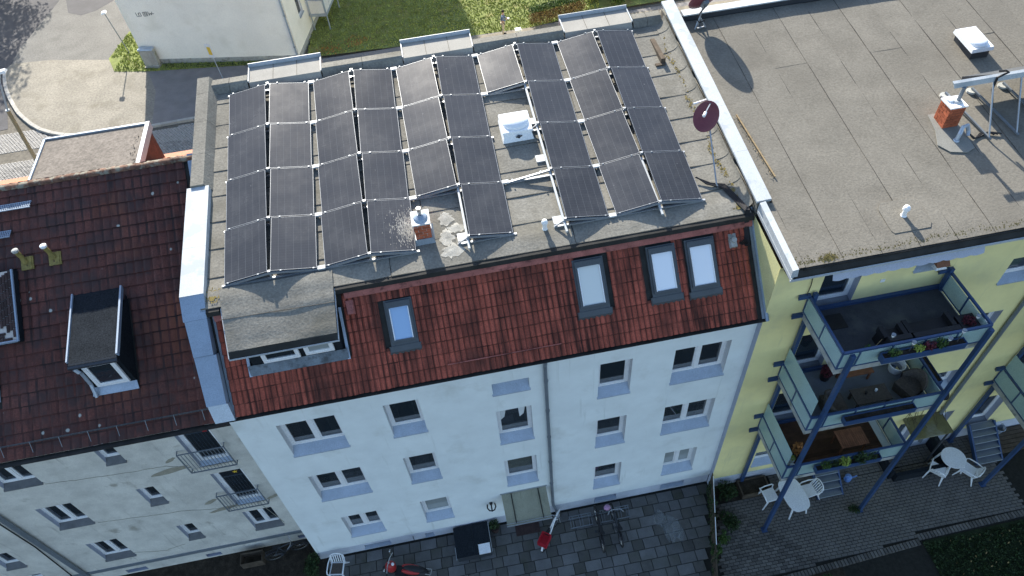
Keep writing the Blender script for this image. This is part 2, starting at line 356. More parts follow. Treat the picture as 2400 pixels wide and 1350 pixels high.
def wall_grid(b, x0, x1, z0, z1, y, holes, depth, lean=0., jamb=1, wallm=0):
    """front face (facing -y) with openings; jambs run back by depth"""
    xs = sorted({x0, x1} | {h[0] for h in holes} | {h[1] for h in holes}); zs = sorted({z0, z1} | {h[2] for h in holes} | {h[3] for h in holes})
    lx = lambda x, z: x + (lean * (z - z0) if x == x0 else 0)
    b.m = wallm
    for i in range(len(xs) - 1):
        for j in range(len(zs) - 1):
            cx, cz = (xs[i] + xs[i + 1]) / 2, (zs[j] + zs[j + 1]) / 2
            if any(h[0] < cx < h[1] and h[2] < cz < h[3] for h in holes): continue
            b.add([(lx(xs[i], zs[j]), y, zs[j]), (xs[i + 1], y, zs[j]), (xs[i + 1], y, zs[j + 1]), (lx(xs[i], zs[j + 1]), y, zs[j + 1])], [(0, 1, 2, 3)])
    b.m = jamb
    for a, c, e, f in [h[:4] for h in holes]:
        for q in ([(a, e), (a, f)], [(c, f), (c, e)], [(a, f), (c, f)], [(c, e), (a, e)]):
            (p, r), (p2, r2_) = q
            b.add([(p, y, r), (p2, y, r2_), (p2, y + depth, r2_), (p, y + depth, r)], [(0, 1, 2, 3)])
    b.m = wallm
def window(par, x0, x1, z0, z1, y, rec=.3, n=1, sillh=.2, pane='pane', sill='zinc', fw_=.075, lip=.05, framem='white_paint', trans=0, curtains=None):
    """recessed window: frame part > panes, sill"""
    yf = y + rec; zb = z0 + sillh
    b = B(); t = .06
    b.box(x0, x1, yf - t, yf, zb, zb + fw_); b.box(x0, x1, yf - t, yf, z1 - fw_, z1)
    b.box(x0, x0 + fw_, yf - t, yf, zb + fw_, z1 - fw_); b.box(x1 - fw_, x1, yf - t, yf, zb + fw_, z1 - fw_)
    zt = z1 - fw_
    if trans:
        zt = z1 - fw_ - trans; b.box(x0 + fw_, x1 - fw_, yf - t, yf, zt, zt + fw_)
    cells = []
    wi = (x1 - x0 - 2 * fw_)
    for k in range(n):
        a = x0 + fw_ + wi * k / n; c = x0 + fw_ + wi * (k + 1) / n
        if k: b.box(a - fw_ * .75, a + fw_ * .75, yf - t - .01, yf, zb + fw_, zt)
        cells.append((a + (fw_ * .75 if k else 0), c - (fw_ * .75 if k < n - 1 else 0), zb + fw_, zt))
        if trans: cells.append((a + .01, c - .01, zt + fw_, z1 - fw_))
    fo = b.build('window', framem, par)
    for i, (a, c, e, f) in enumerate(cells):
        # casement frame and glass
        q = B(); ft = .045
        q.box(a, c, yf - .045, yf - .004, e, e + ft); q.box(a, c, yf - .045, yf - .004, f - ft, f); q.box(a, a + ft, yf - .045, yf - .004, e + ft, f - ft); q.box(c - ft, c, yf - .045, yf - .004, e + ft, f - ft)
        q.build('casement', framem, fo)
        B().box(a + ft, c - ft, yf - .022, yf - .010, e + ft, f - ft).build('pane', pane[i % len(pane)] if isinstance(pane, list) else pane, fo)
    if curtains:
        a, c, e, f = cells[0][0] + .04, cells[-1][1] - .04, cells[0][2] + .04, cells[0][3] - .03
        q = B(); yc = yf + .012
        if curtains == 'side':
            for xa, xb in ((a, a + (c - a) * .24), (c - (c - a) * .2, c)):
                for k in range(4): xk, xl = xa + (xb - xa) * k / 4, xa + (xb - xa) * (k + 1) / 4; q.add([(xk, yc + .02 * (k % 2), e), (xl, yc + .02 * ((k + 1) % 2), e), (xl, yc + .02 * ((k + 1) % 2), f), (xk, yc + .02 * (k % 2), f)], [(0, 1, 2, 3)])
        elif curtains == 'half': q.add([(a, yc, e), (c, yc, e), (c, yc, e + (f - e) * .45), (a, yc, e + (f - e) * .45)], [(0, 1, 2, 3)])
        else:
            for k in range(int((f - e) / .07)): q.box(a, c, yc, yc + .02, e + .07 * k, e + .07 * k + .045)
        q.build('curtain', 'curtain' if curtains != 'blind' else 'blind', fo)['kind'] = 'stuff' if curtains != 'half' else 'stuff'
    if sill:
        s = B(); s.hexa([(x0 - .02, y - lip, z0 - .03), (x1 + .02, y - lip, z0 - .03), (x1 + .02, yf - t, zb - .03), (x0 - .02, yf - t, zb - .03)],
                        [(x0 - .02, y - lip, z0), (x1 + .02, y - lip, z0), (x1 + .02, yf - t, zb), (x0 - .02, yf - t, zb)])
        s.build('sill', sill, fo)
    return fo

# ================================================================== SETTING
def struct(b, name, mat): o = b.build(name, mat); o['kind'] = 'structure'; return o
def sheet(name, mat, pts, z): return struct(B().poly([(x, y, z) for x, y in pts]), name, mat)
sheet('ground', 'soil', [(-400, -400), (400, -400), (400, 600), (-400, 600)], -.16)
road = sheet('road', 'sett_joint', [(-60, 12), (60, 12), (60, 29.9), (-60, 60)], -.115)
asph = sheet('asphalt_road', 'asphalt', [(-60, 25.5), (-19.2, 31.5), (-21.2, 38.6), (-19.4, 48), (-18, 90), (-60, 90)], -.1)
# setts of the cobbled street, in the two windows the roofs leave open
def setts():
    rg = random.Random(3); b0 = B().box(-.085, .085, -.06, .06, 0, .03)
    me = B().hexa([(-.085, -.062, 0), (.085, -.062, 0), (.085, .062, 0), (-.085, .062, 0)], [(-.07, -.05, .03), (.07, -.05, .03), (.07, .05, .03), (-.07, .05, .03)]).mesh('sett', 'sett')
    cand = []
    for (x0, x1, y0, y1) in ((-19.6, -13.3, 25.2, 30.9), (-10.9, -6.0, 25.6, 29.0)):
        row = 0; y = y0
        while y < y1:
            x = x0 + (row % 2) * .095
            while x < x1:
                cand.append((x, y)); x += .19
            y += .135; row += 1
    arc = [(-20.4, 36), (-19.8, 34.4), (-18.0, 31.6), (-16.5, 30.2), (-15.06, 29.4), (-13.2, 28.95), (-11.7, 28.9), (-6, 29.0)]
    def ok(x, y):
        for (a, b_), (c, d) in zip(arc, arc[1:]):
            if a <= x <= c: return y < b_ + (d - b_) * (x - a) / (c - a) - .12
        return False
    cand = [p for p in cand if ok(*p) and not (-19.5 < p[0] < -16 and 27.9 < p[1] < 28.9 and p[0] < -16.8 + (p[1] - 28) * .3)]
    cand.sort(key=lambda p: (0 if (-9.6 < p[0] < -6.6 and p[1] > 26.2) or (-18.3 < p[0] < -15.2 and 26 < p[1] < 30.3) else 1, p[1]))
    rest = B()
    for i, (x, y) in enumerate(cand):
        M = Matrix.Translation((x + rg.uniform(-.008, .008), y + rg.uniform(-.008, .008), -.115)) @ Matrix.Rotation(rg.uniform(-.05, .05), 4, 'Z')
        if i < 300: inst('sett', me, road, M)
        else: rest.T = M; rest.hexa([(-.085, -.062, 0), (.085, -.062, 0), (.085, .062, 0), (-.085, .062, 0)], [(-.07, -.05, .03), (.07, -.05, .03), (.07, .05, .03), (-.07, .05, .03)])
    if rest.v: rest.build('more_setts', 'sett', road)['kind'] = 'stuff'
setts()
# gravelled forecourt inside the kerb
arc = [(-21.2, 38.6), (-20.9, 37.3), (-20.43, 36.0), (-19.79, 34.6), (-18.9, 33.0), (-18.01, 31.8), (-17.25, 30.95), (-16.51, 30.38), (-15.8, 29.95), (-15.06, 29.64), (-14.1, 29.35), (-13.17, 29.2), (-12.1, 29.15), (-11, 29.17), (-10, 29.2)]
sheet('forecourt', 'gravel_beige', arc + [(60, 30.2), (60, 33.4), (-.5, 33.4), (-.5, 38.8), (-14.0, 37.83), (-18.18, 39.0), (-20.9, 39.3)], 0)
sheet('parking_path', 'gravel_grey', [(-20.9, 39.3), (-18.18, 39.0), (-14.0, 37.83), (-5, 37.6), (-5, 60), (-18.5, 60), (-19.5, 47.9), (-20.9, 41)], 0)
sheet('parking_bay', 'asphalt', [(-18.9, 60), (-19.0, 47.7), (-18.39, 45.57), (-17.31, 44.86), (-16.28, 45.25), (-15.22, 46.42), (-14.4, 48.5), (-14, 60)], .006)
sheet('pavement', 'sidewalk', [(-9.9, 29.22), (60, 30.2), (60, 33.7), (-.5, 33.7), (-5, 34.6), (-11, 35.4), (-10.2, 33)], .006)
sheet('sandy_path', 'sandy_path', [(8.5, 31.6), (30, 31.6), (30, 33.0), (17.5, 33.55), (14.5, 33.55), (9, 33.5)], .012)
sheet('lawn', 'lawn', [(-.4, 34.1), (5.9, 33.75), (15, 33.55), (19, 34.2), (60, 35), (60, 90), (10, 90), (.5, 42)], .012)
sheet('grass_verge', 'lawn', [(-13.2, 41.3), (-14.06, 37.95), (-13.38, 36.16), (-11.25, 35.56), (-2, 33.95), (-1, 34.4), (-5, 37), (-10.4, 37.6), (-10, 41.3)], .012)
def grass(name, x0, x1, y0, y1, n, h, test=lambda x, y: True, mat='grass_blade'):
    b = B(); rg = random.Random(5)
    for _ in range(n):
        x, y = rg.uniform(x0, x1), rg.uniform(y0, y1)
        if not test(x, y): continue
        a = rg.uniform(0, 6.28); dx, dy = math.cos(a) * .05, math.sin(a) * .05; hh = h * rg.uniform(.5, 1.4)
        b.add([(x - dx, y - dy, .01), (x + dx, y + dy, .01), (x + rg.uniform(-.05, .05), y + rg.uniform(-.05, .05), .01 + hh)], [(0, 1, 2)])
    o = b.build(name, mat); o['kind'] = 'stuff'; return o
grass('lawn_grass', -.3, 20, 33.6, 46, 26000, .085, lambda x, y: y > 34.1 - .035 * x if x < 15 else y > 33.6 + .15 * (x - 15))
grass('verge_grass', -13.9, -2, 34.2, 41, 9000, .10, lambda x, y: y > 35.56 - (x + 11.25) * .17 if x > -11.25 else (y > 35.56 - (x + 11.25) * .28 and y < 36.2 + (x + 13.4) * 6 + 9 * (y > 37.95) and x > -14.06 + max(0, (y - 37.95)) * .26))
# kerb: one long stone after the other
kt = thing('kerb', 'pale stone kerb curving round the gravelled forecourt', 'kerb', (-16, 30, 0))
def kerb_stones(pts, step):
    P = [Vector((x, y, 0)) for x, y in pts]; cum = [0]
    for a, b_ in zip(P, P[1:]): cum.append(cum[-1] + (b_ - a).length)
    def at(s_):
        for i in range(len(P) - 1):
            if s_ <= cum[i + 1] or i == len(P) - 2:
                return P[i] + (P[i + 1] - P[i]) * ((s_ - cum[i]) / (cum[i + 1] - cum[i]))
    s_ = 0
    while s_ < cum[-1] - .1:
        a, b_ = at(s_ + .012), at(min(s_ + step - .012, cum[-1])); d = (b_ - a).normalized(); nrm = Vector((-d.y, d.x, 0)) * .13
        z0, z1 = -.13, .03
        B().hexa([(p.x, p.y, z0) for p in (a - nrm, b_ - nrm, b_ + nrm, a + nrm)], [(p.x, p.y, z1) for p in (a - nrm * .85, b_ - nrm * .85, b_ + nrm * .85, a + nrm * .85)]).build('kerb_stone', 'kerb_stone', kt)
        s_ += step
kerb_stones(arc + [(-6, 29.35)], 1.0)

# ---------------------------------------------------------------- courtyard paving
yard = sheet('courtyard', 'joint', [(.45, -9), (14.9, -9), (14.9, .3), (.45, .3)], -.03)
yard_soil = sheet('side_yard', 'soil', [(-14, -9), (.45, -9), (.45, 1), (-14, 1)], -.05)
rg = random.Random(11)
me_sq = {}
def slabmesh(wd, dp, mat):
    k = (wd, mat)
    if k not in me_sq: me_sq[k] = B().hexa([(.008, .008, 0), (wd - .008, .008, 0), (wd - .008, dp - .008, 0), (.008, dp - .008, 0)], [(.014, .014, .03), (wd - .014, .014, .03), (wd - .014, dp - .014, .03), (.014, dp - .014, .03)]).mesh('paving_slab', mat)
    return me_sq[k]
row = 0; y = -.06
while y > -4.2:
    x = .5 + [0, .35, .1, .5][row % 4] - .6; sq = row % 2
    while x < 14.75:
        wd = .4 if sq else .6; mat = 'slab_dark' if (sq and rg.random() < .8) or rg.random() < .12 else 'slab_light'
        if x > .35 and x + wd < 15.0 + y * .33 + .1:
            inst('paving_slab', slabmesh(wd, .39, mat), yard, Matrix.Translation((x, y - .39, -.03 + rg.uniform(0, .004))))
        x += wd; sq = 1 - sq
    y -= .39; row += 1

rgs = random.Random(19)
def stain(name, mat, c, rx, ry, z, parent, n=26):
    B().poly([(c[0] + rx * math.cos(2 * math.pi * k / n) * rgs.uniform(.6, 1.15), c[1] + ry * math.sin(2 * math.pi * k / n) * rgs.uniform(.6, 1.15), z(c[1] + ry * math.sin(2 * math.pi * k / n)) if callable(z) else z) for k in range(n)]).build(name, mat, parent)
stain('pale_stain', 'light_stain', (13.1, -1.45), .36, .62, .008, yard); stain('pale_stain', 'light_stain', (12.75, -1.0), .3, .36, .0095, yard); stain('pale_stain', 'light_stain', (13.25, -1.6), .2, .4, .011, yard)
# terrace of small pavers in front of the yellow house
terr = sheet('terrace', 'joint', [(13.9, -9), (60, -9), (60, .2), (15.0, .2)], -.035)
pav = []
row = 0; y = -.95
while y > -3.9:
    x = 14.0 + (row % 2) * .11
    while x < 28:
        lim = -3.93 + max(0, (x - 16.8)) * .045 if x < 21.4 else -3.48
        if x > 15.05 + y * .3 + .06 and y - .112 > lim + .13: pav.append((x, y))
        x += .222
    y -= .113; row += 1
pav += [(x, y) for x in [15.9 + .222 * k for k in range(50)] for y in (-.25, -.363, -.476, -.589, -.702, -.815) if x > 17.2]
vis = lambda p: (p[0] < 25.6)
pav = [p for p in pav if vis(p)]
pav.sort(key=lambda p: (Vector((p[0], p[1], 0)) - CAMP).length)
pm_ = B().hexa([(.004, .004, 0), (.218, .004, 0), (.218, .109, 0), (.004, .109, 0)], [(.011, .011, .03), (.211, .011, .03), (.211, .102, .03), (.011, .102, .03)])
pme = pm_.mesh('paver', 'paver'); rest = B()
for i, (x, y) in enumerate(pav):
    M = Matrix.Translation((x, y - .112, -.035 + rg.uniform(0, .005)))
    if i < 235: inst('paver', pme, terr, M)
    else: rest.T = M; rest.add(pm_.v, pm_.f)
rest.build('more_pavers', 'paver', terr)['kind'] = 'stuff'
# soldier course along the terrace edge
bme = B().hexa([(.006, .004, 0), (.115, .004, 0), (.115, .23, 0), (.006, .23, 0)], [(.014, .012, .05), (.107, .012, .05), (.107, .222, .05), (.014, .222, .05)]).mesh('edging_brick', 'paver')
x = 15.3
while x < 26.0:
    if x < 21.4: yy = -4.15 + (x - 15.3) * .055
    else: yy = -3.66 + (x - 21.4) * .02
    inst('edging_brick', bme, terr, Matrix.Translation((x, yy, -.035)) @ Matrix.Rotation(.05, 4, 'Z'))
    x += .125
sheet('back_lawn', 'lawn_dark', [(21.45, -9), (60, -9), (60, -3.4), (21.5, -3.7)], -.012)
sheet('garden_bed', 'soil', [(14.2, -9), (18.3, -9), (18.4, -3.98), (15.2, -4.17)], -.012)
sheet('planting_strip', 'soil', [(15.1, -.25), (17.1, -.25), (17.1, -.95), (15.35, -.95), (15.1, -3.0), (14.2, -3.0)], -.02)
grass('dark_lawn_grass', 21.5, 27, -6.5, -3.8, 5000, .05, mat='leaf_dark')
bl = B(); rg2 = random.Random(2)
for _ in range(60): bl.leaves((rg2.uniform(21.6, 26), rg2.uniform(-6, -3.8), .06), (.01, .01, .01), 1, .045, rg2)
bl.build('fallen_leaves', 'leaf_dry')['kind'] = 'stuff'

# ================================================================== WHITE BUILDING
RS = .135                                   # fall of the two flat roofs
zr = lambda y: 13.69 + RS * (y - 9.161)     # white roof surface
RN = Vector((0, -RS, 1)).normalized()
WB = thing('apartment_building', 'white apartment building with red mansard tiles and solar panels on its flat roof', 'building', (7.6, 5, 0))
XR = 14.95
def rowz(k): return ((7.65, 9.38), (4.58, 6.28), (1.45, 3.1))[k]
holes = []; wins = []
for k in range(3):
    z0, z1 = rowz(k)
    a = (1.5, 3.1) if k < 2 else (1.72, 2.93); wins.append((*a, z0, z1, 2))
    wins.append((4.40, 5.38, z0, z1, 1)); wins.append((10.47, 11.44, z0, z1, 1))
    e = (12.68, 14.32) if k < 2 else (13.0, 14.15); wins.append((*e, z0, z1, 2))
wins += [(7.43, 8.48, 8.87, 9.42, 1), (7.43, 8.48, 6.02, 7.94, 1), (7.44, 8.50, 3.02, 4.83, 1)]
cell = [(1.92, 2.86, .16, .40), (4.15, 4.47, .1, .36), (10.55, 11.37, .2, .5), (13.09, 13.99, .2, .48)]
b = B(); wall_grid(b, .24, XR, .62, 10.32, 0, wins, .32, lean=.024)
b.m = 0; b.add([(.24, 0, .62), (.47, 0, 10.32), (.5, 9.9, 10.32), (.3, 9.9, .62)], [(0, 1, 2, 3)])
b.build('wall', ['white_plaster', 'white_reveal'], WB)
b = B(); wall_grid(b, .22, XR, -.1, .62, .03, [c + (1,) for c in cell], .3); b.build('plinth', ['plinth_plaster', 'grey_trim'], WB)
b = B()
for c in cell: b.box(c[0], c[1], .2, .23, c[2], c[3])
b.build('cellar_window', 'pane', WB)
b = B()
for c in cell: b.hexa([(c[0] - .02, -.02, c[2] - .02), (c[1] + .02, -.02, c[2] - .02), (c[1] + .02, .2, c[2] + .05), (c[0] - .02, .2, c[2] + .05)], [(c[0] - .02, -.02, c[2] + .0), (c[1] + .02, -.02, c[2] + .0), (c[1] + .02, .2, c[2] + .07), (c[0] - .02, .2, c[2] + .07)])
b.build('cellar_sill', 'zinc', WB)
rgw = random.Random(4)
for i, (a, c, e, f, n) in enumerate(wins):
    pn = 'pane'
    if i in (9,): pn = 'pane_blind'
    if i == 11: pn = ['pane_blind', 'pane_blind']
    if f - e < .7: window(WB, a, c, e, f, 0, rec=.34, n=1, sillh=.24, pane='pane_blind')
    else: fo = window(WB, a, c, e, f, 0, rec=.3, n=n, sillh=.2, pane=pn, curtains={0: 'side', 1: 'side', 4: 'half', 6: None, 2: None, 8: 'side', 10: 'blind', 7: 'side', 14: 'half'}.get(i))
    if i == 13:   # looped curtains behind the stairwell window
        q = B()
        for xa, xb in ((a + .08, a + .34), (c - .38, c - .12)):
            q.add([(xa, .272, e + 1.75), (xb, .272, e + 1.75), (xb - .1, .272, e + 1.1), (xa + .03, .272, e + .95)], [(0, 1, 2, 3)])
        q.build('curtain', 'curtain', fo)
# rooms behind: dark back wall so openings never look through
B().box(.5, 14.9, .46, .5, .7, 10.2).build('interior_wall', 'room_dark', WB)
# eaves board, gutter and downpipe
b = B(); b.box(.62, XR + .0, -.16, .0, 10.32, 10.40); b.build('eaves_soffit', 'white_paint', WB)
b = B(); n = 10
pr = [(-.25 + .095 * math.cos(math.pi + math.pi * k / 8), 10.50 + .095 * math.sin(math.pi + math.pi * k / 8)) for k in range(9)]
pts = [(.62, y_, z_) for y_, z_ in pr] + [(.62, -.165, 10.52), (.62, -.25, 10.43), (.62, -.335, 10.52)]
b.extr([(.62, y_, z_) for y_, z_ in pr] , (XR - .62, 0, 0)); b.build('gutter', 'black_edge', WB)
b = B(); b.tube([(8.93, -.22, 10.42), (8.93, -.2, 10.28), (8.93, -.10, 10.0), (8.93, -.09, 9.5), (8.95, -.09, 1.2), (8.97, -.09, .85), (9.05, -.14, .6), (9.1, -.2, .1), (9.12, -.25, 0)], .055, 10)
for z_ in (9.2, 7.6, 6.0, 4.3, 2.7): b.lathe([(.065, z_), (.068, z_ + .04)], (8.94, -.09, 0), 10)
b.build('downpipe', 'grey_metal', WB)
# entrance canopy
cp_ = B(); cp_.hexa([(7.16, 0, 2.42), (8.74, 0, 2.42), (8.72, -1.10, 2.25), (7.18, -1.10, 2.25)], [(7.16, 0, 2.45), (8.74, 0, 2.45), (8.72, -1.10, 2.28), (7.18, -1.10, 2.28)])
can = cp_.build('canopy', 'canopy_sheet', WB)
B().box(7.12, 8.78, -.03, .02, 2.45, 2.49).build('wall_strip', 'aluminium', can)
b = B(); b.bar((7.16, -1.12, 2.27), (8.74, -1.12, 2.27), .03, .04); b.bar((7.16, -1.05, 2.30), (8.74, -1.05, 2.30), .02, .02); b.build('front_strip', 'aluminium', can)
b = B()
for x_ in (7.5, 8.45): b.bar((x_, -.05, 2.46), (x_, -1.07, 2.30), .03, .015)
b.build('rib', 'black_edge', can)
B().box(7.45, 8.45, .02, .06, 0, 2.1).build('door', 'grey_metal', WB)
# wall lamp (forked)
b = B(); b.lathe([(.05, -.04), (.06, .04)], (6.75, -.04, 1.95), 10)
b.tube([(6.62, -.10, 2.06), (6.60, -.18, 1.95), (6.66, -.24, 1.84), (6.75, -.26, 1.80), (6.84, -.24, 1.84), (6.90, -.18, 1.95), (6.88, -.10, 2.06)], .025, 6); b.bar((6.75, 0, 1.95), (6.75, -.24, 1.82), .05)
b.build('wall_lamp', 'black', WB)
b = B(); b.tube([(3.72, .0, .42), (3.72, -.05, .42)], .02, 6); b.tube([(3.72, -.05, .45), (3.72, -.05, .2)], .015, 6); b.build('tap', 'steel', WB)

# ---- mansard roof with separate tiles
E0 = Vector((0, -.25, 10.53)); E1 = Vector((0, 1.72, 12.50)); ML = (E1 - E0).length
MU = (E1 - E0).normalized(); MN = Vector((0, -MU.z, MU.y))
def mpt(x, v, h=0.): p = E0 + MU * v + MN * h; return (x, p.y, p.z)
MF = lambda x, v, h=0.: frame(mpt(x, v, h), (1, 0, 0), MU)
deck = B(); deck.hexa([mpt(.6, 0, -.16), mpt(XR, 0, -.16), mpt(XR, ML, -.16), mpt(.6, ML, -.16)], [mpt(.6, 0, -.012), mpt(XR, 0, -.012), mpt(XR, ML, -.012), mpt(.6, ML, -.012)])
mroof = deck.build('mansard_roof', 'black_edge', WB)
def tile_builder(wd, ln, rolls, amp, lift):
    b = B(); n = 4 * rolls + 1; prof = []
    for i in range(n):
        u = i / (n - 1); ph = (u * rolls) % 1.0 if u < 1 else 1.0
        prof.append((u * wd, amp * max(0, math.sin(math.pi * min(1, ph / .62))) if ph < .62 else 0))
    g = ln * .80     # last strip before the overlap: dirt, with the next course's shade painted in
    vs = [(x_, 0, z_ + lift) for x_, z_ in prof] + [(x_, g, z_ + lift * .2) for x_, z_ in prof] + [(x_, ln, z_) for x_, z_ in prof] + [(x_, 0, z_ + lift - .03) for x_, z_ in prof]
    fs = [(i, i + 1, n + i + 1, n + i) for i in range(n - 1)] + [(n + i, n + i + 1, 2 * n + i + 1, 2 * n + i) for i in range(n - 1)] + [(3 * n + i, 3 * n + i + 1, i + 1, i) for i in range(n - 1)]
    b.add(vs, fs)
    for i, f in enumerate(b.f): b.mi[i] = 1 if i >= n - 1 or i % 4 == 3 else 0  # troughs are dirty; overlap strip and lip faces darkened to draw the courses
    return b
skw = [(5.06, 5.78, 1.06, 2.25), (10.02, 10.84, 1.05, 2.42), (12.0, 12.78, 1.08, 2.42), (13.04, 13.84, 1.04, 2.42)]
dorm = (1.50, 3.96, 1.02, 2.9)
def lay_tiles(root, name, moremat, tb, matname, x0, x1, v0, v1, wd, gauge, F, skip, limit=300, seed=1, dmap=None):
    rg = random.Random(seed); me = tb.mesh(name, matname); pos = []
    r_ = 0; v = v0
    while v < v1 - gauge * .4:
        x_ = x0
        while x_ < x1 - wd * .6:
            if not any(a - wd * .55 < x_ < c - wd * .45 and e - gauge * .75 < v < f - gauge * .1 for a, c, e, f in skip): pos.append((x_, v))
            x_ += wd
        v += gauge; r_ += 1
    pos.sort(key=lambda p: (F(p[0], p[1]).to_translation() - CAMP).length + (1000 if dmap and not dmap(p) else 0))
    rest = B()
    for i, (x_, v) in enumerate(pos):
        M = F(x_ + rg.uniform(-.004, .004), v + rg.uniform(-.006, .006), rg.uniform(0, .005)) @ Matrix.Rotation(rg.uniform(-.012, .012), 4, 'Z')
        if i < limit: inst(name, me, root, M)
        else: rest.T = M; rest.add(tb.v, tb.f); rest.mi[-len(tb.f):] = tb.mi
    if rest.v: rest.build('more_roof_tiles', matname, root)['kind'] = 'stuff'
tb = tile_builder(.289, .37, 2, .042, .034)
lay_tiles(mroof, 'roof_tile', None, tb, ['red_tile', 'red_tile_dirt_shade'], .86, XR - .08, 0, ML - .18, .289, .325, lambda x_, v, h=0: MF(x_, v, h), skw + [dorm])
# ridge pieces closing the mansard below the flat roof
rt_ = B(); n = 6
rv = [(0, .30 * (i / n), .055 * math.sin(math.pi * i / n) + .02 + .0 * i) for i in range(n + 1)]
rt_.add([p for p in rv] + [(.33, p[1], p[2] + .006) for p in rv], [(i, i + 1, n + 2 + i, n + 1 + i) for i in range(n)])
rt_.f = [f[::-1] for f in rt_.f]
rme = rt_.mesh('ridge_tile', 'red_tile_ridge')
x_ = .86
while x_ < XR - .2:
    if not (dorm[0] - .45 < x_ < dorm[1] - .15): inst('ridge_tile', rme, mroof, MF(x_, ML - .30, .045))
    x_ += .327
# verge flashings
b = B(); b.hexa([mpt(.80, -.02, 0), mpt(.90, -.02, 0), mpt(.90, ML, 0), mpt(.80, ML, 0)], [mpt(.80, -.02, .02), mpt(.90, -.02, .02), mpt(.90, ML, .02), mpt(.80, ML, .02)]); b.build('verge_flashing', 'grey_metal', WB)
b = B(); b.hexa([mpt(XR - .10, -.02, 0), mpt(XR, -.02, 0), mpt(XR, ML, 0), mpt(XR - .10, ML, 0)], [mpt(XR - .1, -.02, .03), mpt(XR, -.02, .03), mpt(XR, ML, .03), mpt(XR - .1, ML, .03)])
b.build('verge_flashing', 'grey_metal', WB)
# snow-guard rail near the eaves
b = B(); b.tube([mpt(6.4, .34, .10), mpt(9.4, .34, .10)], .012, 6)
for k in range(6): b.tube([mpt(6.6 + .52 * k, .34, .10), mpt(6.6 + .52 * k, .34, .02)], .01, 5)
b.build('snow_rail', 'red_tile_ridge', WB)
# roof windows
for i, (a, c, e, f) in enumerate(skw):
    b = B()
    def ring(x0, x1, v0, v1, t, tb_, h0, h1):
        for (xa, xb, va, vb) in ((x0, x1, v0, v0 + tb_), (x0, x1, v1 - t, v1), (x0, x0 + t, v0 + tb_, v1 - t), (x1 - t, x1, v0 + tb_, v1 - t)):
            b.hexa([mpt(xa, va, h0), mpt(xb, va, h0), mpt(xb, vb, h0), mpt(xa, vb, h0)], [mpt(xa, va, h1), mpt(xb, va, h1), mpt(xb, vb, h1), mpt(xa, vb, h1)])
    ring(a, c, e, f, .05, .10, -.02, .07); ring(a + .05, c - .05, e + .10, f - .05, .055, .05, -.02, .115)
    b.hexa([mpt(a + .05, f - .20, .115), mpt(c - .05, f - .20, .115), mpt(c - .05, f - .05, .115), mpt(a + .05, f - .05, .115)], [mpt(a + .05, f - .20, .13), mpt(c - .05, f - .20, .13), mpt(c - .05, f - .05, .13), mpt(a + .05, f - .05, .13)])
    rw = b.build('roof_window', 'anthracite', WB)
    pa = B(); pa.hexa([mpt(a + .105, e + .15, .06), mpt(c - .105, e + .15, .06), mpt(c - .105, f - .2, .06), mpt(a + .105, f - .2, .06)], [mpt(a + .105, e + .15, .08), mpt(c - .105, e + .15, .08), mpt(c - .105, f - .2, .08), mpt(a + .105, f - .2, .08)])
    pa.build('pane', ['roof_pane', 'roof_pane_cream', 'roof_pane_white', 'roof_pane_white'][i], rw)
    q = B()
    for xx in (a + .115, c - .135):
        q.hexa([mpt(xx, e + .15, .082), mpt(xx + .022, e + .15, .082), mpt(xx + .022, f - .22, .082), mpt(xx, f - .22, .082)], [mpt(xx, e + .15, .118), mpt(xx + .022, e + .15, .118), mpt(xx + .022, f - .22, .118), mpt(xx, f - .22, .118)])
    q.build('guide_rail', 'white_paint', rw)
    q = B(); q.hexa([mpt(a - .06, e - .22, .02), mpt(c + .06, e - .22, .02), mpt(c + .06, e, .05), mpt(a - .06, e, .05)], [mpt(a - .03, e - .15, .085), mpt(c + .03, e - .15, .085), mpt(c + .03, e, .085), mpt(a - .03, e, .085)]); q.build('apron_flashing', 'anthracite', rw)
# tile vents
for xx, vv, mt in ((4.22, 2.25, 'red_tile_ridge'), (14.35, 2.2, 'concrete')):
    b = B(MF(xx, vv, .03)); b.hexa([(-.11, -.2, 0), (.11, -.2, 0), (.11, .18, 0), (-.11, .18, 0)], [(-.07, -.16, .13), (.07, -.16, .13), (.09, .18, .03), (-.09, .18, .03)])
    if mt == 'concrete': b.tube([(0, 0, .02), (0, .03, .16)], .07, 10)
    b.build('tile_vent', mt, WB)
# rear dormer with felt roof and two windows
dz1 = 12.18
dr = B(); dr.smooth = True
def dzf(x_, y_): return min(12.27 + (y_ - .42) * .355, zr(y_) + .055 + .03 * math.exp(-((y_ - 2.05) / .22) ** 2)) + .008 * math.sin(x_ * 3.1 + y_ * 2) + .014 * math.exp(-((y_ - 1.35) / .12) ** 2) * (1 + .4 * math.sin(2.3 * x_)) + .012 * math.exp(-((y_ - .62) / .1) ** 2) * math.sin(x_ * 2.2)
nx, ny = 22, 18
gx = lambda i, j: (1.24 - .16 * j / ny) + (2.66 + .20 * j / ny) * i / nx; gy = lambda j: .46 + 1.62 * j / ny
dr.add([(gx(i, j), gy(j), dzf(gx(i, j), gy(j))) for j in range(ny + 1) for i in range(nx + 1)], [(j * (nx + 1) + i, j * (nx + 1) + i + 1, (j + 1) * (nx + 1) + i + 1, (j + 1) * (nx + 1) + i) for j in range(ny) for i in range(nx)])
dr.smooth = False; dr.hexa([(1.26, .46, 12.18), (3.88, .46, 12.18), (3.93, 1.8, 12.58), (1.10, 1.8, 12.58)], [(1.26, .46, 12.25), (3.88, .46, 12.25), (3.93, 1.8, 12.64), (1.10, 1.8, 12.64)])
db = dr.build('dormer_roof', 'felt', WB)
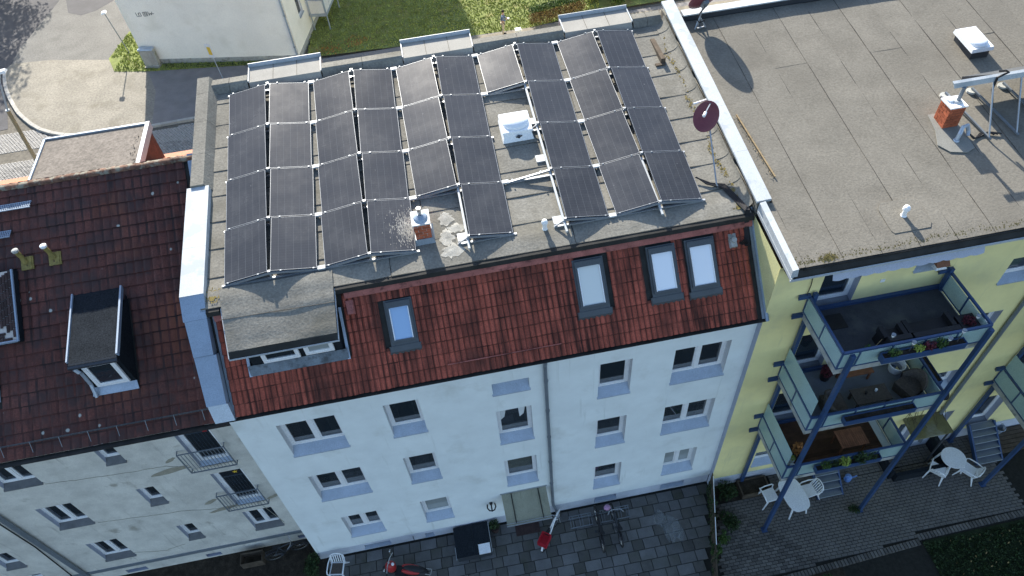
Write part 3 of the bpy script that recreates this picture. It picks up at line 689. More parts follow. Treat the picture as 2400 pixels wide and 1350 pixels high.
b = B(); b.bar((1.1, 1.28, dzf(1.1, 1.28) + .002), (3.93, 1.22, dzf(3.9, 1.22) + .002), .014, .01); b.build('seam', 'black_edge', db)
b = B(); b.hexa([(1.24, .46, 12.20), (3.90, .46, 12.20), (3.90, .36, 12.12), (1.24, .36, 12.12)], [(1.24, .47, 12.285), (3.90, .47, 12.285), (3.90, .35, 12.15), (1.24, .35, 12.15)])
b.build('drip_edge', 'black_edge', db)
b = B(); b.box(1.22, 3.92, .325, .345, 12.10, 12.14); b.bar((1.23, .34, 12.16), (1.08, 1.8, 12.69), .022, .06); b.bar((3.91, .34, 12.16), (3.95, 1.8, 12.69), .022, .06); b.build('edge_trim', 'white_metal', db)
b = B(); wy = .52
b.add([(1.58, wy, 11.2), (3.86, wy, 11.2), (3.86, wy, 12.2), (1.58, wy, 12.2)], [(0, 1, 2, 3)])
for xx in (1.58, 3.86): b.add([(xx, wy, 11.2), (xx, wy, 12.2), (xx, 1.75, 12.56), (xx, 1.6, 12.3)], [(0, 1, 2, 3)])
b.build('dormer_wall', 'felt_dark', WB)
window(WB, 1.90, 2.82, 11.60, 12.17, wy - .07, rec=.06, n=1, sillh=0, fw_=.06, pane='pane', sill=None)
window(WB, 2.96, 3.68, 11.62, 12.17, wy - .07, rec=.06, n=1, sillh=0, fw_=.06, pane='pane_blind', sill=None)
b = B(); b.hexa([mpt(1.46, .95, .03), mpt(3.96, .95, .03), (3.96, wy - .02, 11.52), (1.46, wy - .02, 11.52)], [mpt(1.46, .95, .06), mpt(3.96, .95, .06), (3.96, wy - .03, 11.55), (1.46, wy - .03, 11.55)]); b.build('dormer_flashing', 'lead_grey', WB)
for xx in (1.42, 3.92):
    b = B(); b.hexa([mpt(xx, .95, .03), mpt(xx + .07, .95, .03), mpt(xx + .07, 2.3, .03), mpt(xx, 2.3, .03)], [mpt(xx, .95, .07), mpt(xx + .07, .95, .07), mpt(xx + .07, 2.3, .07), mpt(xx, 2.3, .07)]); b.build('dormer_flashing', 'zinc', WB)

# ---- flat roof: felt sheets lapped across the fall
base = B(); base.hexa([(.6, 1.6, zr(1.6) - .3), (14.95, 1.6, zr(1.6) - .3), (14.95, 9.6, zr(9.6) - .3), (.6, 9.6, zr(9.6) - .3)], [(.6, 1.6, zr(1.6) - .012), (14.95, 1.6, zr(1.6) - .012), (14.95, 9.6, zr(9.6) - .012), (.6, 9.6, zr(9.6) - .012)])
froof = base.build('flat_roof', 'black_edge', WB)
rgf = random.Random(9); ys = 1.62; k = 0
def feltsheet(x0, x1, y0, y1, root, mat, zf, nx, ny, amp=.006, front=.014, seedo=0):
    rg = random.Random(int(x0 * 97 + y0 * 31) + seedo); b = B(); b.smooth = True
    ph = [rg.uniform(0, 6.28) for _ in range(4)]
    def zz(x_, y_):
        u = (y_ - y0) / (y1 - y0)
        wv = amp * (math.sin(x_ * 2.3 + ph[0]) * math.sin(y_ * 3.1 + ph[1]) + .5 * math.sin(x_ * 5.1 + ph[2] + y_ * 2))
        return zf(x_, y_) + wv + front * (1 - u)
    vs = [(x0 + (x1 - x0) * i / nx, y0 + (y1 - y0) * j / ny, zz(x0 + (x1 - x0) * i / nx, y0 + (y1 - y0) * j / ny)) for j in range(ny + 1) for i in range(nx + 1)]
    n1 = nx + 1
    b.add(vs, [(j * n1 + i, j * n1 + i + 1, (j + 1) * n1 + i + 1, (j + 1) * n1 + i) for j in range(ny) for i in range(nx)])
    b.smooth = False
    def skirt(e, flip):
        m = len(e); f_ = [(m + i, m + i + 1, i + 1, i) for i in range(m - 1)]
        b.add(e + [(p[0], p[1], p[2] - (.016 if mat == 'felt' else .005)) for p in e], [q[::-1] for q in f_] if flip else f_)
    skirt(vs[:n1], False); skirt([vs[j * n1] for j in range(ny + 1)], True); skirt([vs[j * n1 + nx] for j in range(ny + 1)], False)
    # bitumen bleeding out along the laps
    b.m = 1
    def bead(e, w_):
        o = [(p[0] + w_[0] * rg.uniform(.3, 1.5), p[1] + w_[1] * rg.uniform(.3, 1.5), p[2] + .004) for p in e]
        for i in range(len(e) - 1): b.add([(e[i][0], e[i][1], e[i][2] + .004), (e[i + 1][0], e[i + 1][1], e[i + 1][2] + .004), o[i + 1], o[i]], [(0, 1, 2, 3)])
    bead(vs[:n1], (0, .016 if mat == 'felt' else .005)); bead([vs[j * n1] for j in range(ny + 1)][::-1], (.014, 0))
    return b.build('felt_sheet', [mat, 'black_edge'], root)
wave = lambda x_, y_: zr(y_) + (.035 * math.exp(-((y_ - 2.05) / .22) ** 2) * (1 + .5 * math.sin(x_ * 1.7)) if y_ < 3 else 0)
cuts = [(.62, 5.4, 10.2, 14.9), (.62, 3.2, 8.1, 12.9, 14.9), (.62, 6.4, 11.3, 14.9)]
while ys < 9.5:
    y1 = min(ys + .93, 9.55); cc = cuts[k % 3]
    for a, c in zip(cc, cc[1:]): feltsheet(a + .003, c - .003, ys, y1 + .02, froof, 'felt', wave, max(6, int((c - a) * 3)), 5)
    ys += .915; k += 1
# rear edge
for xa_, xb_ in ((.74, 1.07), (3.97, XR)): b = B(); b.hexa([(xa_, 1.48, zr(1.5) - .12), (xb_, 1.48, zr(1.5) - .12), (xb_, 1.72, zr(1.7) - .05), (xa_, 1.72, zr(1.7) - .05)], [(xa_, 1.52, zr(1.5) - .0), (xb_, 1.52, zr(1.5) - .0), (xb_, 1.72, zr(1.7) + .012), (xa_, 1.72, zr(1.7) + .012)]); b.build('roof_edge', 'black_edge', WB)
# front parapet under felt, in pieces between the front dormer roofs
def parap(x0, x1):
    b = B(); b.smooth = False
    ya, yb = 9.47, 9.90; za, zt = zr(9.47), 13.95
    b.extr([(x0, ya - .10, za), (x0, ya + .03, zt - .04), (x0, ya + .10, zt), (x0, yb - .05, zt), (x0, yb, zt - .04), (x0, yb, za - .5)], (x1 - x0, 0, 0)); return b
xx = .62
for x1 in (1.2, 1.76, 4.04, 5.3, 6.54, 8.80, 10.2, 11.68, 13.94, 14.4, 14.86):
    if not any(a < (xx + x1) / 2 < c for a, c in ((1.8, 4.0), (6.58, 8.76), (11.72, 13.90))): parap(xx + .006, x1 - .006).build('front_parapet', 'felt', WB)
    xx = x1
# left and right party parapets
b = B()
lft_ = [(1.8, .30), (3.5, .30), (5.45, .30)]
for y0, y1 in ((5.52, 6.7), (6.7, 8.0), (8.0, 9.2), (9.2, 9.9)):
    q = B(); q.hexa([(.26, y0 + .004, zr(y0) - .3), (.80, y0 + .004, zr(y0)), (.80, y1 - .004, zr(y1)), (.26, y1 - .004, zr(y1) - .3)], [(.26, y0 + .004, zr(y0) + .27), (.62, y0 + .004, zr(y0) + .27), (.62, y1 - .004, zr(y1) + .27), (.26, y1 - .004, zr(y1) + .27)]); q.build('side_parapet', 'felt', WB)
for y0, y1 in ((1.95, 3.45), (3.45, 5.52)):
    q = B(); q.hexa([(.15, y0 + .003, zr(y0) - .35), (.75, y0 + .003, zr(y0) - .1), (.75, y1 - .003, zr(y1) - .1), (.15, y1 - .003, zr(y1) - .35)], [(.15, y0 + .003, zr(y0) + .21), (.75, y0 + .003, zr(y0) + .21), (.75, y1 - .003, zr(y1) + .21), (.15, y1 - .003, zr(y1) + .21)]); q.build('coping', 'white_metal', WB)
# sloping part of the coping beside the mansard
for v0, v1 in ((.42, 1.7), (1.7, 2.62)):
    q = B(); f_ = lambda v: .30 - .045 * v
    q.hexa([mpt(f_(v0), v0 + .004, -.35), mpt(f_(v0) + .5, v0 + .004, -.1), mpt(f_(v1) + .55, v1 - .004, -.1), mpt(f_(v1), v1 - .004, -.35)], [mpt(f_(v0), v0 + .004, .24), mpt(f_(v0) + .49, v0 + .004, .24), mpt(f_(v1) + .55, v1 - .004, .22), mpt(f_(v1), v1 - .004, .22)]); q.build('coping', 'blue_zinc', WB)
q = B(); q.hexa([mpt(.33, -.10, -.35), mpt(.86, -.10, -.1), mpt(.80, .42, -.1), mpt(.30, .42, -.35)], [mpt(.36, -.06, .10), mpt(.86, -.06, .10), mpt(.79, .42, .20), mpt(.29, .42, .20)]); q.build('coping', 'zinc', WB)
q = B(); q.hexa([mpt(.14, 2.62, -.35), mpt(.74, 2.62, -.1), (.75, 1.95, zr(1.95) - .1), (.15, 1.95, zr(1.95) - .35)], [mpt(.15, 2.62, .22), mpt(.73, 2.62, .22), (.75, 1.948, zr(1.95) + .20), (.15, 1.948, zr(1.95) + .20)]); q.build('coping', 'blue_zinc', WB)
# right parapet with long metal coping
for i, (y0, y1) in enumerate(((1.62, 3.35), (3.35, 5.1), (5.1, 6.9), (6.9, 8.5), (8.5, 9.95))):
    q = B(); q.box(15.01, 15.34, y0 + .003, y1 - .003, 11.5, zr(y0) + .31); q.build('parapet_wall', 'felt', WB)
    q = B(); h = lambda y_: zr(y_) + .38
    q.hexa([(14.98, y0 + .003, h(y0) - .06), (15.37, y0 + .003, h(y0) - .06), (15.37, y1 - .003, h(y1) - .06), (14.98, y1 - .003, h(y1) - .06)], [(14.98, y0 + .003, h(y0)), (15.37, y0 + .003, h(y0) + .02), (15.37, y1 - .003, h(y1) + .02), (14.98, y1 - .003, h(y1))]); q.build('coping', 'white_metal', WB)
# felt upstand curved against the parapet, with moss
yy = 1.75
for k in range(9):
    y1 = min(yy + .9, 9.5)
    q = B(); q.smooth = True; n = 5
    pf = [(14.62 + .33 * math.sin(math.pi / 2 * i / n), .012 + .22 * (1 - math.cos(math.pi / 2 * i / n))) for i in range(n + 1)]
    q.add([(x_, yy + .01, zr(yy) + z_ + .012) for x_, z_ in pf] + [(x_, y1 + .02, zr(y1) + z_) for x_, z_ in pf], [(i, i + 1, n + 2 + i, n + 1 + i) for i in range(n)]); q.f = [f[::-1] for f in q.f]
    q.f = [f[::-1] for f in q.f]
    q.build('felt_upstand', 'felt', WB); yy = y1
    if yy > 9.4: break
ms = B(); rg = random.Random(8)
for _ in range(420):
    y_ = 1.8 + 7 * rg.random() ** 1.6; x_ = 14.68 + rg.gauss(0, .05) + .1 * math.sin(y_ * 3)
    s_ = rg.uniform(.01, .035); ms.add([(x_ - s_, y_ - s_, zr(y_) + .028), (x_ + s_, y_ - s_, zr(y_) + .03), (x_ + s_ * .5, y_ + s_, zr(y_) + .045)], [(0, 1, 2)])
for _ in range(130):
    x_ = .95 + rg.gauss(0, .1); y_ = 1.95 + rg.gauss(0, .1); s_ = rg.uniform(.01, .03); ms.add([(x_ - s_, y_ - s_, zr(y_) + .05), (x_ + s_, y_ - s_, zr(y_) + .05), (x_, y_ + s_, zr(y_) + .06)], [(0, 1, 2)])
ms.build('moss', 'moss_yellow', WB)['kind'] = 'stuff'
# drain cover strip
b = B(); b.box(14.28, 14.42, 7.6, 8.75, zr(7.6) + .02, zr(8.7) + .04); b.box(14.1, 14.4, 7.5, 7.62, zr(7.5) + .02, zr(7.5) + .06); b.build('edge_board', 'bark', WB)
# front dormer roofs standing over the parapet line
for x0, x1 in ((1.80, 4.0), (6.58, 8.76), (11.72, 13.90)):
    q = B(); q.hexa([(x0, 9.40, 13.70), (x1, 9.40, 13.70), (x1, 10.28, 13.77), (x0, 10.28, 13.77)], [(x0, 9.50, 13.89), (x1, 9.50, 13.89), (x1, 10.28, 13.94), (x0, 10.28, 13.94)])
    d = q.build('front_dormer', 'felt_pale', WB)
    q = B(); q.box(x0 - .03, x1 + .03, 10.26, 10.29, 13.7, 14.03); q.build('front_trim', 'zinc', d)
    q = B(); q.box(x0 - .035, x1 + .035, 10.29, 10.315, 13.97, 14.05); q.build('edge_trim', 'white_metal', d)
    for sx_ in (x0 - .015, x1 + .015):
        q = B(); q.bar((sx_, 9.52, 13.90), (sx_, 10.29, 13.96), .03, .06); q.build('verge_trim', 'white_metal', d)
    q = B(); q.box(x0 + .05, x1 - .05, 9.65, 10.2, 12, 13.74); q.build('dormer_body', 'felt_dark', d)
    for k in (1, 2):
        q = B(); xm = x0 + (x1 - x0) * k / 3; q.bar((xm, 9.52, 13.895), (xm, 10.26, 13.944), .012, .006); q.build('seam', 'black_edge', d)
# front slope and body so the block is closed
b = B(); b.add([(.5, 9.78, 13.6), (14.95, 9.78, 13.6), (14.95, 11.2, 10.4), (.5, 11.2, 10.4)], [(3, 2, 1, 0)]); b.build('front_roof', 'red_tile', WB)
b = B(); b.add([(.3, 11, 0), (14.95, 11, 0), (14.95, 11, 10.5), (.5, 11, 10.5)], [(3, 2, 1, 0)]); b.build('front_wall', 'white_plaster', WB)
for c_, rx, ry in (((7.0, 3.1), .22, .26), ((7.25, 2.75), .30, .16), ((6.95, 2.5), .2, .3), ((7.05, 2.05), .3, .25)): stain('lime_stain', 'lime_wash', c_, rx, ry, lambda y_: zr(y_) + .034 + .002 * rx * 10, froof)
# roof hatch with bubble dome
zc = zr(5.9)
b = B(); b.hexa([(8.98, 5.42, zr(5.42) - .02), (9.90, 5.42, zr(5.42) - .02), (9.90, 6.36, zr(6.36) - .02), (8.98, 6.36, zr(6.36) - .02)], [(9.06, 5.54, zc + .20), (9.82, 5.54, zc + .20), (9.82, 6.28, zc + .28), (9.06, 6.28, zc + .28)])
rh = b.build('roof_hatch', 'white_plastic', WB)
b = B(); b.hexa([(9.0, 5.50, zc + .20), (9.88, 5.50, zc + .20), (9.88, 6.32, zc + .28), (9.0, 6.32, zc + .28)], [(9.02, 5.52, zc + .25), (9.86, 5.52, zc + .25), (9.86, 6.30, zc + .33), (9.02, 6.30, zc + .33)]); b.build('hatch_frame', 'white_plastic', rh)
b = B(); b.smooth = True; b.ball((9.44, 5.91, zc + .27), .40, .36, .17, 16, 8); b.build('dome', 'dome', rh)
b = B(); b.ball((9.45, 5.44, zc + .11), .05); b.bar((9.37, 5.44, zc + .1), (9.55, 5.44, zc + .13), .025); b.build('latch', 'dark_metal', rh)
# vent pipe
b = B(); b.lathe([(.075, 0), (.06, .04), (.06, .20), (.085, .205), (.085, .25), (.06, .31), (.02, .33)], (9.51, 2.25, zr(2.25) + .02), 14); b.build('vent_pipe', 'white_plastic', WB)
# cable bundle running from the panels over the roof edge
b = B()
for k in range(5):
    o_ = .03 * k
    b.tube([(13.86 - o_ * .3, 3.0, zr(3) + .1), (14.05 + o_, 2.75, zr(2.8) + .06), (14.42 + o_, 2.55 + o_, zr(2.5) + .05), (14.62 + o_, 2.0 + o_, zr(2) + .05), (14.72 + o_, 1.65, zr(1.65) + .10), (14.72 + o_ * .8, 1.45, 12.28), (14.66 + o_, 1.12, 11.98), (14.52 + o_, 1.20, 12.06 + o_)], .018, 6)
b.build('cable_bundle', 'black', WB)

def brick_chimney(name, label, x0, x1, y0, y1, z0, z1, courses, nx, ny, brick, mortar, capmat, cap_over=.03):
    t = thing(name, label, 'chimney', ((x0 + x1) / 2, (y0 + y1) / 2, z0))
    B().box(x0 + .008, x1 - .008, y0 + .008, y1 - .008, z0 - .2, z1).build('core', mortar, t)
    h = (z1 - z0) / courses; mesh_c = {}
    for c_ in range(courses):
        za, zb = z0 + c_ * h + .006, z0 + (c_ + 1) * h - .006
        for side in range(4):
            L_ = (x1 - x0) if side in (0, 2) else (y1 - y0); n_ = nx if side in (0, 2) else ny; off = .5 if c_ % 2 else 0
            k = -off
            while k < n_ - .01:
                a = max(0, k) / n_ * L_ + .006; e = min(n_, k + 1) / n_ * L_ - .006
                if e - a > .02:
                    if side == 0: q = (x0 + a, x0 + e, y0, y0 + .02)
                    elif side == 2: q = (x0 + a, x0 + e, y1 - .02, y1)
                    elif side == 1: q = (x0, x0 + .02, y0 + a, y0 + e)
                    else: q = (x1 - .02, x1, y0 + a, y0 + e)
                    kk = (round(q[1] - q[0], 3), round(q[3] - q[2], 3))
                    if kk not in mesh_c: mesh_c[kk] = B().box(0, kk[0], 0, kk[1], 0, zb - za).mesh('brick', brick)
                    inst('brick', mesh_c[kk], t, Matrix.Translation((q[0] + random.uniform(-.002, .002), q[2] + random.uniform(-.002, .002), za)))
                k += 1
    B().hexa([(x0 - cap_over, y0 - cap_over, z1), (x1 + cap_over, y0 - cap_over, z1), (x1 + cap_over, y1 + cap_over, z1), (x0 - cap_over, y1 + cap_over, z1)], [(x0 - cap_over, y0 - cap_over, z1 + .04), (x1 + cap_over, y0 - cap_over, z1 + .04), (x1 + cap_over, y1 + cap_over, z1 + .04), (x0 - cap_over, y1 + cap_over, z1 + .04)]).build('cap', capmat, t)
    return t
ch = brick_chimney('brick_chimney', 'short red brick chimney with white cap on the panelled roof', 6.17, 6.58, 2.52, 3.0, zr(2.5) + .12, zr(2.5) + .62, 6, 2, 2, 'brick_red', 'mortar', 'white_metal')
B().hexa([(6.10, 2.42, zr(2.42)), (6.66, 2.42, zr(2.42)), (6.66, 3.08, zr(3.08)), (6.10, 3.08, zr(3.08))], [(6.15, 2.50, zr(2.5) + .13), (6.60, 2.50, zr(2.5) + .13), (6.60, 3.02, zr(2.5) + .13), (6.15, 3.02, zr(2.5) + .13)]).build('lead_flashing', 'grey_metal', ch)
b = B(); b.lathe([(.19, 0), (.17, .05), (.08, .10), (.075, .12)], (6.38, 2.76, zr(2.5) + .66), 18); b.build('flue_collar', 'blue_zinc', ch)
b = B(); b.lathe([(.055, .1), (.055, .30), (.062, .30), (.062, .33)], (6.38, 2.76, zr(2.5) + .66), 14); b.build('flue', 'steel', ch)

# ================================================================== SOLAR ARRAY
PX0, PP, PW, PL_, GAP = 2.405, 2.5494, 1.14, 1.722, .035
PY0, PYAW = 9.161, .0054
RZ = lambda y: 13.99 + RS * (y - PY0)
def pos(x, v, h=0.):    # x along the building, v metres from the back row line towards the yard, h over the ridge plane
    d = x - PX0; y = PY0 - v + PYAW * d
    return Vector((x, y, RZ(PY0 - v) + h))
yl = Vector((0, 1, RS)).normalized()
half = PW + GAP; DZ = .185
b = B(); b.box(0, PW, 0, PL_, -.035, -.002); pan_lam = b.mesh('cells', 'solar_cells')
b = B(); t = .008
for q in ((0, PW, 0, t), (0, PW, PL_ - t, PL_), (0, t, t, PL_ - t), (PW - t, PW, t, PL_ - t)): b.box(*q, -.04, .002)
pan_frm = b.mesh('frame', 'aluminium')
MISS = {(6, 1), (6, 2), (6, 3), (4, 3)}
ordn = ['first', 'second', 'third', 'fourth', 'fifth', 'sixth', 'seventh', 'eighth', 'ninth', 'tenth']
rown = ['back row', 'second row from the back', 'third row from the back', 'front row']
for r_ in range(4):
    cnt = 0; tot = sum((c_, r_) not in MISS for c_ in range(10))
    for c_ in range(10):
        if (c_, r_) in MISS: continue
        cnt += 1; k = c_ // 2; ridge = PX0 + k * PP
        v1 = (r_ + 1) * 1.74 - .009
        if c_ % 2 == 0: o_ = pos(ridge - half, v1, -DZ); ux = Vector((PW, 0, DZ * PW / half))
        else: o_ = pos(ridge + GAP, v1, -DZ * GAP / half); ux = Vector((PW, 0, -DZ * PW / half))
        M = frame(o_, ux, yl)
        face = 'tilted left' if c_ % 2 == 0 else 'tilted right'
        side = {1: 'leftmost', tot: 'rightmost'}.get(cnt, ordn[cnt - 1] + ' from the left')
        t_ = bpy.data.objects.new('solar_panel', None); C.objects.link(t_); t_.empty_display_size = .2; t_.matrix_basis = M
        tag(t_, f'solar panel {face}, {side} in the {rown[r_]}', 'solar panel', 'solar panels on the flat roof')
        for nm_, me in (('cells', pan_lam), ('frame', pan_frm)):
            o = bpy.data.objects.new(nm_, me); C.objects.link(o); o.parent = t_
        if (c_, r_) == (3, 3):   # lime and droppings spattered over the panel beside the chimney
            sp_ = B(); rgq = random.Random(77)
            for _ in range(900):
                u_ = 1.13 - abs(rgq.gauss(0, .24)); w_ = .75 + rgq.gauss(0, .26); q_ = rgq.uniform(.003, .010); l_ = rgq.uniform(.01, .045)
                if .05 < u_ < 1.12 and .05 < w_ < 1.6: sp_.add([(u_ - q_, w_ - l_, .0), (u_ + q_, w_ - l_, .0), (u_, w_ + l_, .0)], [(0, 1, 2)])
            sp_.build('lime_spatter', 'lime_wash', t_, True)['kind'] = 'stuff'
has = lambda c_, j: any(0 <= r_ < 4 and (c_, r_) not in MISS for r_ in (j - 1, j))
seqn = ['leftmost', 'second from the left', 'middle', 'second from the right', 'rightmost']
for k in range(5):
    ridge = PX0 + k * PP
    rk = thing('panel_rack', f'aluminium rack of triangles under the {seqn[k]} double row of solar panels', 'rack', pos(ridge, 3.5, -.25), 'racks carrying the solar panels')
    for j in range(5):
        v = j * 1.74; sides = []
        if has(2 * k, j) or (k == 3 and j == 3): sides.append(-1)
        if has(2 * k + 1, j): sides.append(1)
        if not sides: continue
        for s_ in sides:
            b = B(); b.bar(pos(ridge + s_ * .02, v, -.075), pos(ridge + s_ * (half + .02), v, -DZ - .075), .04, .06); b.build('slanted_rail', 'aluminium', rk)
            b = B()
            for q in (.22, .92): 
                p_ = pos(ridge + s_ * (GAP + PW * q), v, -DZ * (GAP + PW * q) / half + .008); b.box(p_.x - .022, p_.x + .022, p_.y - .016, p_.y + .016, p_.z - .01, p_.z + .004)
            b.build('clamp', 'grey_metal', rk)
        x0 = ridge - (half + .08) if -1 in sides else ridge - .30
        x1 = ridge + (half + .08) if 1 in sides else ridge + .30
        b = B(); b.bar(pos(x0, v, -.258), pos(x1, v, -.258), .06, .045); b.build('base_rail', 'aluminium', rk)
        b = B(); p_ = pos(ridge, v, 0); b.box(p_.x - .035, p_.x + .035, p_.y - .03, p_.y + .03, p_.z - .06, p_.z + .008); b.build('ridge_cap', 'aluminium', rk)
        b = B(); b.bar(pos(ridge, v, -.05), pos(ridge, v, -.25), .04); b.build('leg', 'aluminium', rk)
        if 1 in sides and k < 4 and has(2 * k + 2, j) or (k == 2 and j in (1, 3)):
            b = B(); a_, c2 = pos(ridge + half + .005, v, -DZ - .03), pos(ridge + PP - half - .005, v, -DZ - .03); b.bar(a_, c2, .12, .05); b.build('valley_cap', 'white_metal', rk)
        # ballast pads at the free ends
        if len(sides) == 1:
            s_ = -sides[0]; p_ = pos(ridge + s_ * .2, v + .05, -.29)
            b = B(); b.bar(pos(ridge, v, -.06), pos(ridge + s_ * .29, v, -.25), .035); b.build('brace', 'aluminium', rk)
    if k == 2: seg = [(5.2, 7.28)]
    elif k == 3: seg = [(1.74, 7.3)]
    elif k == 4: seg = [(5.3, 7.3)]
    else: seg = []
    for a_, e in seg:
        b = B(); b.bar(pos(ridge - .03, a_, -.12), pos(ridge - .03, e, -.12), .055, .06); b.build('ridge_beam', 'white_metal', rk)
    if k == 3:
        for v in (3.1, 4.55, 6.75):
            b = B(); p_ = pos(ridge - .12, v, -.285); b.box(p_.x - .16, p_.x + .14, p_.y - .14, p_.y + .14, p_.z - .01, p_.z + .03); b.build('base_plate', 'white_metal', rk)
    if k == 2:
        b = B(); p_ = pos(ridge - .12, 6.75, -.285); b.box(p_.x - .16, p_.x + .14, p_.y - .14, p_.y + .14, p_.z - .01, p_.z + .03); b.build('base_plate', 'white_metal', rk)

# ================================================================== SATELLITE DISHES
def dish(name, label, pole, top, face, w_, h_, mat, loc, up_=1):
    t = thing(name, label, 'satellite dish', loc)
    b = B(); b.tube(pole, .022, 8); b.build('pole', 'aluminium', t)
    face = Vector(face).normalized(); ux = face.cross(Vector((0, 0, 1))).normalized(); uy = ux.cross(face)
    if uy.z < 0: uy = -uy; ux = -ux
    M = Matrix(((ux.x, uy.x, face.x, top[0]), (ux.y, uy.y, face.y, top[1]), (ux.z, uy.z, face.z, top[2]), (0, 0, 0, 1)))
    b = B(M); b.smooth = True; n = 28; prof = [(0, 0), (.35, .012), (.7, .05), (.95, .095), (1, .105), (1.0, .085), (.7, .03), (.35, -.01), (0, -.02)]
    vs = [(w_ / 2 * r_ * math.cos(2 * math.pi * k / n), h_ / 2 * r_ * math.sin(2 * math.pi * k / n), z_) for r_, z_ in prof for k in range(n)]
    b.add(vs, [(i * n + k, i * n + (k + 1) % n, (i + 1) * n + (k + 1) % n, (i + 1) * n + k) for i in range(len(prof) - 1) for k in range(n)]); b.build('reflector', mat, t)
    b = B(M); b.bar((0, h_ * .44 * up_, .06), (0, h_ * .02 * up_, .40), .028, .028, (1, 0, 0)); b.build('feed_arm', 'grey_metal', t)
    b = B(M); b.tube([(0, h_ * .06 * up_, .36), (0, -h_ * .08 * up_, .47)], .042, 8); b.build('receiver', 'white_plastic', t)
    b = B(M); b.box(-.09, .09, -.12, .12, -.12, -.02); b.build('bracket', 'grey_metal', t)
    return t
d1 = dish('satellite_dish', 'maroon satellite dish on a bent white pole beside the metal-capped parapet', [(14.34, 2.60, zr(2.6) + .02), (14.30, 2.66, zr(2.6) + .10), (14.48, 4.0, 13.72), (14.52, 4.18, 13.84)], (14.46, 4.26, 13.90), (-.42, -.55, .72), .68, .86, 'maroon', (14.34, 2.6, zr(2.6)))
b = B(); b.bar((14.30, 4.62, 14.16), (14.56, 4.66, 14.18), .03); b.tube([(14.18, 4.6, 14.15), (14.34, 4.62, 14.16)], .025, 6); b.build('clamp', 'white_plastic', d1)

# ================================================================== BROWN HOUSE
BH = thing('brown_roofed_house', 'old rendered house with a dark brown lichened tile roof beside the white coping', 'building', (-5, 4, 0))
BE = Vector((0, .78, 8.92)); BR = Vector((0, 7.3, 13.12)); BL = (BR - BE).length; BU = (BR - BE).normalized()
def bpt(x, v, h=0.): p = BE + BU * v + Vector((0, -BU.z, BU.y)) * h; return (x, p.y, p.z)
BF = lambda x, v, h=0.: frame(bpt(x, v, h), (1, 0, 0), BU)
b = B(); b.hexa([bpt(-14, 0, -.18), bpt(-.02, 0, -.18), bpt(-.02, BL, -.18), bpt(-14, BL, -.18)], [bpt(-14, 0, -.012), bpt(-.02, 0, -.012), bpt(-.02, BL, -.012), bpt(-14, BL, -.012)])
broof = b.build('roof', 'black_edge', BH)
tbb = tile_builder(.25, .40, 1, .034, .036)
chimney_hole = (-7.2, -5.2, 3.3, 5.2)
lay_tiles(broof, 'roof_tile', None, tbb, ['brown_tile', 'brown_tile_dirt_shade'], -9.0, -.12, 0, BL - .12, .25, .355, BF, [(-3.45, -2.31, 1.45, 3.9), chimney_hole, (-6.9, -6.0, 1.6, 2.1)], seed=4, dmap=lambda p: p[0] > -6.6)
b = B()  # ridge tiles
n = 8
cap = [(0, .13 * math.cos(math.pi * i / n), .10 * math.sin(math.pi * i / n)) for i in range(n + 1)]
b.add([p for p in cap] + [(.36, p[1] * .92, p[2] * .92) for p in cap], [(i, i + 1, n + 2 + i, n + 1 + i) for i in range(n)])
rme2 = b.mesh('ridge_tile', 'ridge_tile')
x_ = -9.0; rg = random.Random(6)
while x_ < -.2: inst('ridge_tile', rme2, broof, Matrix.Translation((x_, 7.3, 13.10 + rg.uniform(-.01, .01))) @ Matrix.Rotation(rg.uniform(-.03, .03), 4, 'Z')); x_ += .335
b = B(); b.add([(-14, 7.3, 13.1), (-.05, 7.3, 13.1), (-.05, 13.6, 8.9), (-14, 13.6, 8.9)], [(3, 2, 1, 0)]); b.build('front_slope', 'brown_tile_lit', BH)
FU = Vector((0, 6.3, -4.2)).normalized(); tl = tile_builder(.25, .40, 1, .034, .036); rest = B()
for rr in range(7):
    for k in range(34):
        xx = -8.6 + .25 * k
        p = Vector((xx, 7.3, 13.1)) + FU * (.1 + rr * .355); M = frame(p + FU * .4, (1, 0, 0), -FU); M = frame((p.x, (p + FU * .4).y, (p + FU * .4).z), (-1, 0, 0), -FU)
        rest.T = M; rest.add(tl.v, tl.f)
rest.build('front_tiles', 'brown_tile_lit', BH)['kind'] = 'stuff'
# walls
by = .95
bw = [(-1.74, -.74, 6.45, 8.72, 1, 'f'), (-1.66, -.70, 3.55, 5.90, 1, 'f'), (-1.68, -.69, 1.50, 2.98, 2, 'd'), (-4.0, -3.45, 7.58, 8.68, 1, 's'), (-3.98, -3.44, 4.70, 5.84, 1, 's'), (-3.94, -3.40, 1.75, 2.92, 1, 's'),
      (-7.10, -6.02, 7.25, 8.55, 2, 'd'), (-7.06, -5.98, 4.30, 5.80, 2, 'd'), (-7.0, -5.97, 1.40, 2.88, 2, 'd'), (-9.95, -9.30, 2.2, 3.4, 1, 's'), (-9.95, -9.3, .7, 1.4, 1, 's'), (-9.95, -9.30, 5.2, 6.4, 1, 's')]
b = B(); wall_grid(b, -14, .28, .74, 8.86, by, bw, .3); b.build('wall', ['old_plaster', 'grey_trim'], BH)
bc = [(-3.95, -3.4, .05, .3), (-6.85, -6.1, .05, .32), (-.55, .0, .1, .34)]
b = B(); wall_grid(b, -14, .28, -.1, .60, by - .02, bc, .2); b.build('plinth', ['old_plaster', 'grey_trim'], BH)
B().box(-14, .26, by - .05, by + .02, .60, .745).build('base_moulding', 'grey_metal', BH)
B().box(-14, .3, by + .31, by + .34, 0, 8.8).build('interior_wall', 'room_dark', BH)
